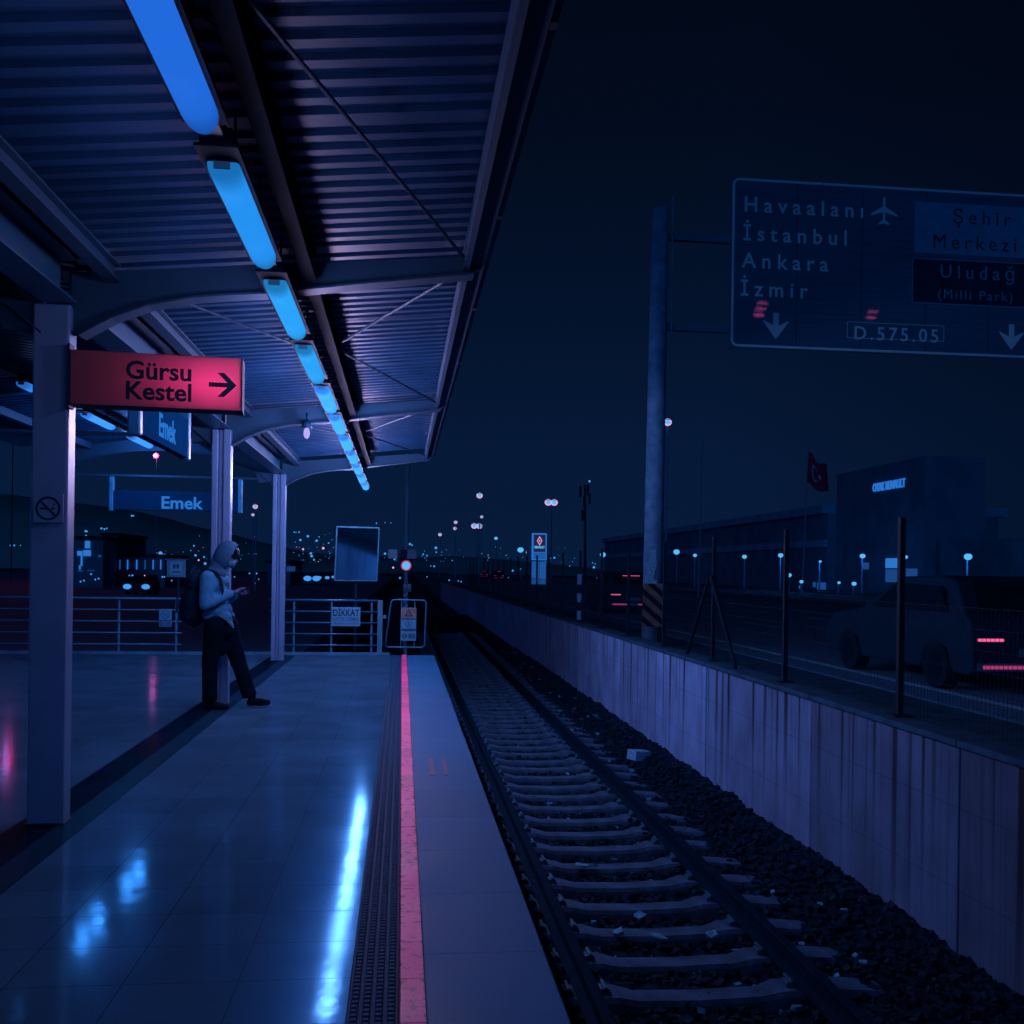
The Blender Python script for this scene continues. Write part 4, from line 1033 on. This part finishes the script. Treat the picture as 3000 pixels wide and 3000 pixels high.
# backpack and phone, things of their own
bk = thing('backpack', (PXO - .28, PYO, .95), 'dark backpack with shoulder straps worn by the hooded person', 'backpack')
pk = MB(); pk.sphere(L3(-.255, 1.36), (.115, .17, .16), 16, 12); pk.sphere(L3(-.275, 1.17), (.13, .18, .22), 16, 12); pk.sphere(L3(-.275, 1.02), (.12, .175, .13), 16, 12); pk.sphere(L3(-.35, 1.10), (.075, .14, .16), 14, 10)
fused('bag', pk, 'pack', bk, .014, 3)
pf = MB(); pf.path([L3(-.41, 1.27, -.10), L3(-.425, 1.18, -.12), L3(-.425, 1.05, -.11)], .012, 6); pf.path([L3(-.30, 1.50, -.04), L3(-.26, 1.55, 0), L3(-.22, 1.50, .04)], .014, 6)
pf.build('piping', 'navy', bk)
for sd, dd in ((-1, -.135), (1, .135)):
    sp = MB(); pts = [L3(-.20, 1.47, dd), L3(-.11, 1.527, dd), L3(-.02, 1.50, dd), L3(.045, 1.41, dd * 1.12), L3(.068, 1.28, dd * 1.15), L3(.04, 1.15, dd * 1.25), L3(-.06, 1.05, dd * 1.3), L3(-.19, 1.0, dd)]
    vs, fs = [], []
    for i, p_ in enumerate(pts): vs += [p_ + Vector((.006, -.026, .004)), p_ + Vector((.006, .026, .004)), p_ + Vector((-.006, .026, -.006)), p_ + Vector((-.006, -.026, -.006))]
    for i in range(len(pts) - 1): fs += [(4 * i + j, 4 * i + (j + 1) % 4, 4 * i + 4 + (j + 1) % 4, 4 * i + 4 + j) for j in range(4)]
    fs += [(0, 1, 2, 3), tuple(range(len(vs) - 4, len(vs)))]
    sp.add(vs, fs).build('shoulder_strap', 'pack', bk, smooth=True)
pt = thing('phone', PH, 'dark phone held in both hands by the hooded person', 'phone')
pm = Matrix.Translation(PH) @ Matrix.Rotation(-.62, 4, 'Y')
MB().box(-.072, .072, -.036, .036, -.0045, .0045, mtx=pm).build('case', 'ink', pt, bevel=.004)
MB().box(-.066, .066, -.033, .033, .0047, .006, mtx=pm).build('screen', 'glass', pt)

# ------------------------------------------------------------------ cars
def car_proto():
    t = thing('car', (0, 0, 0), '', 'car')
    prf = [(0, .30), (0, .62), (.05, .92), (.18, .98), (.55, 1.40), (.95, 1.47), (1.9, 1.45), (2.35, 1.30), (2.95, .98), (3.9, .86), (4.15, .72), (4.2, .45), (4.15, .26), (3.75, .24), (3.62, .52), (3.35, .62), (3.08, .52), (2.95, .24), (1.25, .24), (1.12, .52), (.85, .62), (.58, .52), (.45, .24), (.08, .24)]
    b = MB(); n = len(prf); vs = []
    for wv, k in ((-.86, 0), (-.80, 1), (.80, 1), (.86, 0)):
        for (y, z) in prf:
            in_ = .14 * max(0, (z - .95) / .5)
            vs.append(((wv if k == 0 else wv) * (1 - in_) if True else 0, y, z))
    fs = [tuple(range(n))] + [tuple(3 * n + i for i in range(n - 1, -1, -1))]
    for s in range(3): fs += [(s * n + i, s * n + (i + 1) % n, (s + 1) * n + (i + 1) % n, (s + 1) * n + i) for i in range(n)]
    b.add(vs, fs); b.build('body', 'carpaint', t, bevel=.03)
    MB().add([(-.64, .20, 1.02), (.64, .20, 1.02), (.58, .53, 1.38), (-.58, .53, 1.38), (-.64, .17, 1.0), (.64, .17, 1.0), (.58, .50, 1.40), (-.58, .50, 1.40)], [(4, 5, 6, 7), (0, 3, 2, 1), (0, 1, 5, 4), (1, 2, 6, 5), (2, 3, 7, 6), (3, 0, 4, 7)]).build('rear_window', 'glass', t)
    MB().add([(-.64, 2.92, 1.01), (.64, 2.92, 1.01), (.58, 2.40, 1.31), (-.58, 2.40, 1.31), (-.64, 2.94, 1.03), (.64, 2.94, 1.03), (.58, 2.42, 1.33), (-.58, 2.42, 1.33)], [(4, 5, 6, 7), (0, 3, 2, 1), (0, 1, 5, 4), (1, 2, 6, 5), (2, 3, 7, 6), (3, 0, 4, 7)]).build('windscreen', 'glass', t)
    for sd in (-1, 1):
        MB().prism([(.62, 1.0), (.78, 1.33), (1.9, 1.36), (2.7, 1.0)], 'x', sd * .80, sd * .845).build('side_window', 'glass', t)
        for yy in (.85, 3.35):
            wv = MB().tube((sd * .66, yy, .31), (sd * .865, yy, .31), .31, 20).build('wheel', 'tyre', t)
            MB().tube((sd * .866, yy, .31), (sd * .872, yy, .31), .19, 14).build('rim', 'glass', wv)
        MB().box(sd * .62 - .17, sd * .62 + .17, -.015, .03, .665, .70).build('tail_light', 'tail', t, bevel=.01)
        MB().box(sd * .45 - .28, sd * .45 + .28, -.035, -.021, .33, .37).build('reflector', 'pinkglow', t)
        MB().sphere((sd * .64, 4.17, .62), (.20, .07, .13), 12, 8).build('headlight', 'glass', t, smooth=True)
    MB().box(-.25, .25, -.014, .0, .48, .58).build('number_plate', 'plate', t)
    MB().box(-.30, .30, .34, .40, 1.33, 1.345).build('brake_light', 'tail', t)
    MB().box(-.80, .80, -.02, .02, .30, .40).build('bumper_strip', 'plate', t, bevel=.006)
    return t
cp_ = car_proto()
def place_car(loc, rot, label, group, first=False, lights=None, size=1.0):
    c = copy_tree(cp_)
    c.location = loc; c.rotation_euler = (0, 0, rot); c['label'] = label; c['group'] = group
    if lights:
        for ch in c.children:
            if ch.name.startswith('headlight'):
                if size != 1: ch.data = ch.data.copy(); c0 = sum((v.co for v in ch.data.vertices), Vector()) / len(ch.data.vertices); ch.data.transform(Matrix.Translation(c0) @ Matrix.Scale(size, 4) @ Matrix.Translation(-c0))
                ch.material_slots[0].link = 'OBJECT'; ch.material_slots[0].material = M[lights]
                ch.scale = (1, 1, 1)
            if ch.name.startswith(('tail_light', 'brake_light')):
                ch.material_slots[0].link = 'OBJECT'; ch.material_slots[0].material = M['glass']
    return c
cp_.location = (7.80, 11.4, .1); cp_['label'] = 'dark car on the road past the nearest fence post, largest and closest car'; cp_['group'] = 'cars on the road'
place_car((7.95, 33.5, .1), 0, 'dark car with red tail lights on the road just left of the mast', 'cars on the road')
for px, zc, lab in ((1462, 150, 'tiny far car with a pair of pink tail lights on the road'), (1418, 190, 'farthest car on the road, a single pink speck of tail light')):
    p = at(px, 1733, zc); place_car((p.x, p.y, .1), 0, lab, 'cars on the road')
p = at(393, 1714, 72)
place_car((p.x, p.y + 4, -.6), math.pi + .05, 'car facing us with two big bright blue headlights behind the railing', 'cars with headlights on', lights='headlight', size=1.5)
for px, zc, lab in ((905, 150, 'car facing us beside the third column, the brightest of the far queue'), (938, 165, 'second car in the far queue of headlights near the mirror'), (958, 180, 'third car in the far queue of headlights near the mirror'), (980, 195, 'last small car in the far queue of headlights near the mirror')):
    p = at(px, 1685, zc); place_car((p.x, p.y, -.6), math.pi + .2, lab, 'cars with headlights on', lights='headlight', size=3.0 if px == 905 else 1.9)

for ch in cp_.children:
    if ch.name.startswith('brake_light'): ch.material_slots[0].link = 'OBJECT'; ch.material_slots[0].material = M['glass']

# ------------------------------------------------------------------ street lamps and other tall poles
def street_lamp(px, py, zc, rp, col, label, ground=.1, double=False, pole='pole', grp='street lamps far along the road'):
    p = at(px, py, zc); r = rp * 1.15 * zc / F
    t = thing('street_lamp', (p.x, p.y, ground), label, 'street lamp', grp)
    th = max(.06, .55 * zc / F)
    MB().tube((p.x + r * .3, p.y + .2, ground), (p.x + r * .3, p.y + .2, p.z + .1), th * 1.2, 8, th * .8).build('pole', pole, t)
    hd_ = MB(); xs_ = (-1.1, 1.1) if double else (0,)
    for k in xs_: hd_.box(p.x + k * r - r * .8, p.x + k * r + r * .8, p.y - r * .5, p.y + .3, p.z + r * .75, p.z + r * .95)
    hd_.build('head', 'dark', t)
    for k in xs_:
        MB().sphere((p.x + k * r, p.y, p.z), (r, r, r * .85), 14, 10).build('lens', 'cyan', t, smooth=True)
        if col == 'pink':
            MB().path([(p.x + k * r + r * 1.05 * math.cos(q * math.pi / 10), p.y - .01, p.z + r * .92 * math.sin(q * math.pi / 10)) for q in range(20)], r * .26, 6, True).build('lens_halo', 'pink', t, smooth=True)  # pink halo of the lamp, modelled as a solid glowing ring
    return t
street_lamp(1615, 1472, 105, 7, 'pink', 'tall double pink haloed street lamp above the lit dealer pylon', double=True, pole='stainless')
street_lamp(1397, 1541, 160, 6, 'pink', 'double pink rimmed street lamp, second tallest beyond the wall\'s end', double=True, pole='stainless')
street_lamp(1405, 1452, 98, 6, 'pink', 'single pink rimmed lamp floating highest above the track\'s far end')
street_lamp(1956, 1237, 49, 8, 'pink', 'bright pink haloed lamp just beside the tall round mast')
street_lamp(1335, 1530, 170, 3.5, 'pink', 'upper one of two stacked small pink lamps beyond the track')
street_lamp(1333, 1548, 200, 3.5, 'pink', 'lower one of two stacked small pink lamps beyond the track')
street_lamp(1411, 1514, 150, 3, 'pink', 'tiny pink lamp just above the double lamp beyond the track')
street_lamp(1289, 1566, 220, 3.5, 'pink', 'small pink lamp standing alone above the track\'s far end')
street_lamp(1453, 1577, 160, 4.5, 'cyan', 'small cyan lamp on a thin tall pole past the double lamp', pole='stainless')
street_lamp(1525, 1611, 150, 8, 'cyan', 'round cyan street lamp just before the lit dealer pylon')
street_lamp(1766, 1625, 130, 7.5, 'cyan', 'round cyan street lamp before the mast, above the small billboard')
street_lamp(1982, 1617, 130, 8, 'cyan', 'largest round cyan lamp just past the tall mast')
for px, py, rp, lab in ((2036, 1627, 5, 'small cyan lamp between the mast and the braced fence post'), (2181, 1631, 6, 'cyan lamp between the braced post and the next fence post'), (2287, 1627, 6.5, 'cyan lamp showing behind the fence post past the braced one'),
                        (2312, 1685, 6, 'low cyan lamp at the flagpole, near the fence post'), (2348, 1704, 5, 'low cyan lamp standing right at the flagpole\'s foot'), (2527, 1629, 7, 'cyan lamp in front of the dealer building\'s roof corner'),
                        (2654, 1632, 5, 'small cyan lamp just past the nearest fence post'), (2836, 1631, 10, 'widest cyan lamp far past the dealer building'), (2403, 1645, 3.5, 'faint cyan lamp before the dealer building\'s middle'), (2458, 1707, 4, 'upper left low cyan lamp before the dealer building'), (2502, 1710, 6, 'low cyan lamp before the dealer building, beside a fainter one')):
    q_ = at(px, py, 1.0).x; zc = min(70 if py > 1680 else 92, (36.5 if px > 2500 else 34) / q_)
    t = street_lamp(px, py, zc, rp, 'cyan', lab, .2, grp='lamps round the dealer building')
    if px in (2287, 2403, 2527, 2836):       # these light the forecourt and the facade
        l = bpy.data.lights.new('lamp', 'POINT'); l.color = (.06, .36, 1.0); l.energy = 34; l.shadow_soft_size = .2
        o = bpy.data.objects.new('lamp', l); COL.objects.link(o); o.parent = t; p_ = at(px, py, zc); o.location = (p_.x - t.location.x - .3, p_.y - t.location.y - .5, p_.z - .2 - rp * zc / F * 2)
street_lamp(748, 1484, 90, 5, 'pink', 'bright pink lamp between the second and third columns', -.6, grp='lamps beyond the forecourt')
street_lamp(741, 1508, 120, 3, 'pink', 'small pink lamp just below the bright one between two columns', -.6, grp='lamps beyond the forecourt')
t = street_lamp(457, 1335, 200, 5, 'pink', 'pink red lamp glowing under the lengthwise name sign', -.6, grp='lamps beyond the forecourt')
for ch in t.children:
    if ch.name.startswith('lens'):
        ch.material_slots[0].link = 'OBJECT'; ch.material_slots[0].material = M['redhot']
        c0 = sum((v.co for v in ch.data.vertices), Vector()) / len(ch.data.vertices); r0 = max((v.co - c0).length for v in ch.data.vertices)
        MB().sphere(c0 + Vector((0, -r0 * .75, 0)), r0 * .5, 12, 8).build('core', 'cyancore', t, smooth=True)
t = street_lamp(35, 1148, 120, 9, 'pink', 'tall red lamp hidden by the arch, mirrored in the floor beside the column', -.6, pole='dark', grp='lamps beyond the forecourt')
for ch in t.children:
    if ch.name.startswith('lens'):
        ch.material_slots[0].link = 'OBJECT'; ch.material_slots[0].material = M['redstrong']
        c0 = sum((v.co for v in ch.data.vertices), Vector()) / len(ch.data.vertices); r0 = max((v.co - c0).length for v in ch.data.vertices)
        MB().sphere(c0 + Vector((0, -r0 * .75, 0)), r0 * .5, 12, 8).build('core', 'cyancore', t, smooth=True)

for q, lab in REDM:
    t = thing('street_lamp', (q.x, q.y, .1), lab, 'street lamp', 'added lamps behind the viewer')  # unseen lamps added to put the red patches into the road sign
    MB().tube((q.x, q.y - .3, .1), (q.x, q.y - .3, q.z + .8), .11, 10, .07).build('pole', 'pole', t)
    MB().box(q.x - .3, q.x + .3, q.y - .3, q.y + .2, q.z + .66, q.z + .74).build('head', 'dark', t)
    for k_ in ((-1, 0, 1) if 'second' not in lab else (0, 1)): MB().sphere(q + Vector((.12 * k_, 0, .42 * k_)), (.42, .10, .07), 14, 10).build('lens', 'redsign', t, smooth=True)
def pole_thing(name, px, py0, py1, zc, wpx, label, cat, m='pole', lean=0):
    a, b = at(px, py1, zc), at(px + lean, py0, zc)
    t = thing(name, a, label, cat)
    MB().tube((a.x, a.y, min(a.z, .1)), b, wpx * zc / F / 2, 8, wpx * zc / F / 3).build('shaft', m, t)
    return t, b
t, b = pole_thing('antenna_mast', 1714, 1420, 1700, 110, 9, 'dark antenna mast with a small light on top, between pylon and round mast', 'mast', 'dark')
MB().sphere(at(1727, 1410, 110), .10).build('beacon', 'cyan', t)
ab = MB()
for px, py in ((1700, 1440), (1722, 1436), (1712, 1470), (1727, 1462), (1706, 1510)):
    p = at(px, py, 110); ab.box(p.x - .12, p.x + .12, p.y - .2, p.y, p.z - .6, p.z + .6)
ab.build('antenna_panel', 'dark', t)
pole_thing('lamp_mast', 2048, 1288, 1580, 60, 5, 'very tall thin bare pole past the round mast', 'pole', 'pole', 10)
t, b = pole_thing('flagpole', 2350, 1313, 1734, 70, 5, 'leaning flagpole with a drooping red flag', 'flagpole', 'pole', 18)
fg = MB(); nu, nv = 14, 10; vs = []
for i in range(nu + 1):
    for j in range(nv + 1):
        s_, q_ = i / nu, j / nv
        vs.append((b.x + .02 + 1.75 * s_ * (.75 + .25 * q_) - .12 * q_, b.y - .16 * math.sin(s_ * 9 + q_ * 2) * (.3 + s_), b.z - .35 - 2.2 * q_ - .95 * s_ * (1 - .35 * q_) + .16 * math.sin(s_ * 7 + 1)))
fs = [(i * (nv + 1) + j, (i + 1) * (nv + 1) + j, (i + 1) * (nv + 1) + j + 1, i * (nv + 1) + j + 1) for i in range(nu) for j in range(nv)]
fl = tag(fg.add(vs, fs).build('flag', 'flag', smooth=True), 'drooping red flag with white crescent and star on the leaning pole', 'flag')
so2 = fl.modifiers.new('thickness', 'SOLIDIFY'); so2.thickness = .01
def cloth(u, v):
    i, j = min(nu - 1, int(u * nu)), min(nv - 1, int(v * nv)); a = Vector(vs[i * (nv + 1) + j]); b2 = Vector(vs[(i + 1) * (nv + 1) + j]); c2 = Vector(vs[i * (nv + 1) + j + 1])
    return a + (b2 - a) * (u * nu - i) + (c2 - a) * (v * nv - j) + Vector((0, -.04, 0))
cr = MB(); n = 14
outer = [cloth(.36 + .17 * math.cos(a_), .5 + .26 * math.sin(a_)) for a_ in [R(40) + R(280) * k / n for k in range(n + 1)]]
inner = [cloth(.40 + .13 * math.cos(a_), .5 + .20 * math.sin(a_)) for a_ in [R(48) + R(264) * k / n for k in range(n + 1)]]
vv = outer + inner; vv2 = [v + Vector((0, -.01, 0)) for v in vv]
cr.add(vv + vv2, [(k, k + 1, n + 2 + k, n + 1 + k) for k in range(n)] + [(2 * n + 2 + k, 2 * n + 2 + n + 1 + k, 2 * n + 2 + n + 2 + k, 2 * n + 3 + k) for k in range(n)])
cr.build('crescent', 'flagwhite', fl)
sv = [cloth(.58 + (.075 if k % 2 == 0 else .03) * math.cos(R(36) * k + math.pi), .5 + (.11 if k % 2 == 0 else .045) * math.sin(R(36) * k + math.pi)) for k in range(10)]
MB().add(sv + [v + Vector((0, -.01, 0)) for v in sv], [tuple(range(10)), tuple(range(19, 9, -1))]).build('star', 'flagwhite', fl)

# ------------------------------------------------------------------ dealer pylon, building, billboard
zt = 110
a, b = at(1560, 1562, zt), at(1601, 1700, zt)
py_ = thing('dealer_pylon', ((a.x + b.x) / 2, a.y, .1), 'lit blue dealer pylon sign with a diamond emblem', 'pylon sign')
x0p, x1p, yp = a.x, b.x, a.y
zs = [at(1580, q, zt).z for q in (1562, 1641, 1645, 1700)]
M['pyl_edge'] = emat('pylon_edge_glow', (.022, .20, .72), .85); M['pyl_face'] = emat('pylon_face_glow', (.014, .12, .46), .8); M['pyl_dark'] = emat('pylon_dark_face', (.018, .022, .07), .8)
MB().box(x0p, x1p, yp, yp + .5, zs[1], zs[0]).build('head', 'pyl_edge', py_)
MB().box(x0p + .14, x1p - .14, yp - .03, yp - .005, zs[1] + .9, zs[0] - .16).build('emblem_field', 'pyl_dark', py_)
MB().box(x0p + .10, x1p - .10, yp - .03, yp - .005, zs[1] + .1, zs[1] + .85).build('lower_field', 'pyl_face', py_)
cx, cz = (x0p + x1p) / 2, zs[0] - .85
d1 = [(cx, cz + .52), (cx + .30, cz), (cx, cz - .52), (cx - .30, cz)]; d2 = [(cx + (u - cx) * .72, cz + (v - cz) * .72) for u, v in d1]
em = MB()
for k in range(4):
    j = (k + 1) % 4; em.prism([d1[k], d1[j], d2[j], d2[k]], 'y', yp - .06, yp - .032)
em.build('emblem', 'pink', py_)
MB().prism([(cx + (u - cx) * .22, cz + (v - cz) * .3) for u, v in d1], 'y', yp - .06, yp - .032).build('emblem_core', 'pink', py_)
text('lettering', 'RENAULT', .36, 'cyan', py_, (cx, yp - .06, cz - .72), bold=.05, sx=.72)
MB().box(x0p + .02, x1p - .04, yp + .05, yp + .4, .1, zs[2]).build('leg', 'pyl_face', py_)
gl = MB()
for k in range(14): gl.box(x0p + .04, x1p - .06, yp + .035, yp + .049, zs[3] + .1 + k * .145, zs[3] + .125 + k * .145)
gl.box(cx - .05, cx + .02, yp + .02, yp + .034, .1, zs[2])
gl.build('grid_lines', 'pyl_dark', py_)

db = thing('dealer_building', (46, 90, .2), 'dark long dealer building with lit lettering on its tower', 'building')
MB().box(40, 45, 72.5, 88, .2, 10.9).build('tower', 'facade', db)
MB().box(39.2, 56, 88.05, 190, .2, 7.3).build('wing', 'facade', db)
MB().box(38.7, 57, 88.1, 190.5, 7.31, 8.1).build('roof_band', 'facade2', db)
MB().box(38.95, 39.19, 88.1, 190, 4.2, 4.9).build('floor_band', 'facade2', db)
MB().box(41, 45, 52, 72.45, .2, 4.2).build('showroom', 'facade', db)
text('lettering', 'OYAK RENAULT', 1.0, 'lettering_lit', db, (39.95, at(2596, 1423, 82).y, at(2596, 1423, 82).z), rot=(R(90), 0, R(-90)), bold=.012, sx=.74, thick=.05)
def facade_window(px0, px1, py0, py1, X, m):
    def hit(px, py):
        v = at(px, py, 1) - Vector((0, 0, EYE)); t_ = X / v.x; return Vector((0, 0, EYE)) + v * t_
    p, q = hit(px0, py0), hit(px1, py1)
    w_ = MB().box(X - .06, X - .01, min(p.y, q.y), max(p.y, q.y), min(p.z, q.z), max(p.z, q.z)).build('window', m, db)
    fr_ = MB(); y0_, y1_ = min(p.y, q.y), max(p.y, q.y); z0_, z1_ = min(p.z, q.z), max(p.z, q.z)
    for k in range(1, 4): yy = y0_ + (y1_ - y0_) * k / 4; fr_.box(X - .09, X - .065, yy - .05, yy + .05, z0_, z1_)
    for k in (1, 2): zz = z0_ + (z1_ - z0_) * k / 3; fr_.box(X - .09, X - .0655, y0_, y1_, zz - .03, zz + .03)
    fr_.build('glazing_bar', 'dark', w_)
facade_window(2596, 2634, 1636, 1664, 40, 'lit'); facade_window(2596, 2634, 1668, 1706, 40, 'litdim'); facade_window(2656, 2688, 1666, 1704, 40, 'litdim')
facade_window(2530, 2546, 1648, 1668, 39.2, 'litdim'); facade_window(2395, 2420, 1706, 1736, 39.2, 'litdim'); facade_window(2383, 2390, 1706, 1720, 39.2, 'litdim'); facade_window(2343, 2352, 1716, 1736, 39.2, 'lit')
facade_window(2930, 2985, 1700, 1710, 40.9, 'litdim')
p = at(1768, 1702, 90)
bb = thing('billboard', (p.x, p.y, .1), 'small pale double billboard low beside the road under a lamp', 'billboard')
for q in (1757, 1779):
    c = at(q, 1702, 90); MB().box(c.x - .29, c.x + .29, c.y, c.y + .1, c.z - .35, c.z + .35).build('panel', 'litdim', bb)
MB().box(p.x - .05, p.x + .05, p.y + .12, p.y + .2, .1, p.z + .3).build('post', 'dark', bb)

# ------------------------------------------------------------------ buildings behind the forecourt
def far_building(px0, px1, py0, zc, dep, label, wins, ground=-.6):
    a, b = at(px0, py0, zc), at(px1, py0, zc)
    t = thing('building', ((a.x + b.x) / 2, a.y, ground), label, 'building', 'buildings beyond the forecourt')
    MB().box(a.x, b.x, a.y, a.y + dep, ground, a.z).build('wall', 'facade', t)
    MB().box(a.x - .3, b.x + .3, a.y - .3, a.y + dep, a.z + .01, a.z + .35).build('roof', 'dark', t)
    for x0_, x1_, y0_, y1_, m in wins:
        p, q = at(x0_, y0_, zc - .3), at(x1_, y1_, zc - .3); MB().box(p.x, q.x, a.y - .12, a.y - .02, q.z, p.z).build('window', m, t)
    return t
far_building(215, 300, 1580, 95, 14, 'building with a tall stack of bright blue windows beside the first column', [(246, 260, 1585, 1606, 'lit'), (241, 262, 1611, 1629, 'lit'), (224, 238, 1614, 1628, 'lit'), (234, 238, 1628, 1658, 'lit'), (229, 233, 1656, 1668, 'lit'), (284, 291, 1626, 1632, 'litdim'), (247, 257, 1555 + 27, 1584, 'litdim'), (226, 239, 1671, 1674, 'litdim'), (252, 272, 1671, 1673, 'litdim')])
far_building(305, 345, 1570, 110, 12, 'narrow dark building with one ragged lit window high up', [(319, 335, 1594, 1612, 'lit'), (338, 341, 1590, 1613, 'litdim')])
far_building(346, 480, 1632, 100, 10, 'low dark building with a row of thin upright lights', [(x, x + 2.5, 1640, 1668, 'lit' if k % 3 else 'litdim') for k, x in enumerate((348, 370, 396, 420, 443, 465))])
far_building(785, 850, 1650, 120, 14, 'low building with a lit striped front beside the third column', [(840 + k * 5, 843 + k * 5, 1659, 1674, 'litdim') for k in range(5)])

# ------------------------------------------------------------------ hills with the city's lights
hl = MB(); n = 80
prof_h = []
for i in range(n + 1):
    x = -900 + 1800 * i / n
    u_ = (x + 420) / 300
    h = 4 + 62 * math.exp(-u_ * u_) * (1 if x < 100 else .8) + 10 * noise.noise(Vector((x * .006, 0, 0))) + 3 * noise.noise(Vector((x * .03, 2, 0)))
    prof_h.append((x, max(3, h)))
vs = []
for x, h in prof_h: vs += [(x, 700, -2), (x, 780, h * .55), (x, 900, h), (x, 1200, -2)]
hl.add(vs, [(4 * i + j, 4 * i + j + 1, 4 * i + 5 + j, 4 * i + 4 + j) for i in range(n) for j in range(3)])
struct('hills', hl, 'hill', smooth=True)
cl = MB()
spots = [(876, 1559, 2), (880, 1582, 3), (902, 1571, 3.2), (928, 1584, 3), (911, 1621, 3), (913, 1629, 3.4), (947, 1606, 3.2, 1), (888, 1609, 2.6, 1), (920, 1640, 2.4), (963, 1591, 2), (862, 1559, 1.6), (867, 1560, 1.4), (935, 1573, 1.6), (1103, 1533, 1.8), (1128, 1531, 1.3), (1145, 1532, 1.3),
         (1201, 1594, 3), (1207, 1597, 2), (1128, 1622, 3), (1156, 1638, 3), (1152, 1663, 2.6, 1), (1277, 1605, 3.5), (1278, 1618, 2), (1240, 1624, 2.2), (1251, 1628, 2), (1272, 1659, 2.4), (1262, 1658, 1.5), (1251, 1690, 1.6), (1325, 1642, 1.4), (1316, 1700, 2), (1343, 1702, 1.6), (1351, 1704, 1.8), (1172, 1693, 2.6), (1411, 1622, 1.8), (1432, 1634, 1.6), (1483, 1627, 1.3),
         (1502, 1672, 2.6), (1526, 1667, 2), (1489, 1692, 1.6), (1614, 1636, 2.4), (1624, 1634, 2.6), (1614, 1644, 2), (1669, 1658, 1.5), (1740, 1662, 3.2), (1736, 1649, 1.5), (1744, 1652, 1.3), (1848, 1638, 2), (1813, 1678, 2), (1822, 1680, 2.6), (1811, 1668, 1.8), (1980, 1586, 2.6), (1984, 1586, 1.6), (2074, 1574, 1.5), (2096, 1608, 2.6), (2093, 1640, 2.8), (2118, 1607, 1.4), (2123, 1610, 1.4), (2132, 1612, 1.4), (2157, 1619, 2), (2168, 1619, 1.8), (2172, 1619, 1.8), (2184, 1619, 1.4), (2307, 1796, 1.4),
         (297, 1548, 2.6), (306, 1550, 2.4), (313, 1548, 2), (251, 1556, 2.8), (255, 1557, 2), (252, 1570, 2.6), (253, 1578, 2), (386, 1511, 2.4), (391, 1511, 2), (470, 1621, 5), (474, 1625, 4), (483, 1625, 2.4), (503, 1626, 2), (568, 1599, 2.2), (573, 1627, 3), (582, 1641, 2.2, 1), (598, 1632, 2.4), (601, 1651, 3.6), (546, 1629, 1.5), (559, 1613, 1.4), (267, 1682, 2.4), (236, 1704, 2.2), (246, 1701, 2.2), (279, 1698, 2.2), (289, 1695, 2.2), (388, 1686, 2.6), (379, 1686, 1.8), (476, 1690, 2.4), (482, 1690, 2), (503, 1701, 2), (424, 1686, 1.6, 1), (30, 1598, 1.4), (42, 1598, 2.2), (60, 1598, 1.4), (687, 1690, 1.8), (731, 1680, 2), (752, 1680, 2.2), (758, 1697, 1.6), (796, 1660, 1.5), (749, 1486, 1)]
for sp_ in spots:
    px, py, r_ = sp_[:3]; mi_ = 1 if len(sp_) > 3 else 0
    zc = 260 + 300 * random.random(); p = at(px, py, zc)
    if p.z < .5: zc = 60 + 30 * random.random(); p = at(px, py, zc)
    cl.sphere(p, r_ * 1.12 * zc / F, 8, 6, mi_)
for i in range(150):
    px = random.choice((random.uniform(860, 980), random.uniform(220, 760), random.uniform(1100, 1700), random.uniform(1950, 2250)))
    py = 1648 - abs(random.gauss(0, 30)) * (1.2 if px < 1000 else .8)
    zc = random.uniform(300, 620); cl.sphere(at(px, py, zc), random.choice((.6, .8, 1.1)) * zc / F, 6, 4, 1 if random.random() < .15 else 0)
tag(cl.build('city_lights', ['cyan_far', 'pink']), 'scatter of tiny far city lights along the dark hillside', 'city lights', None, 'stuff')
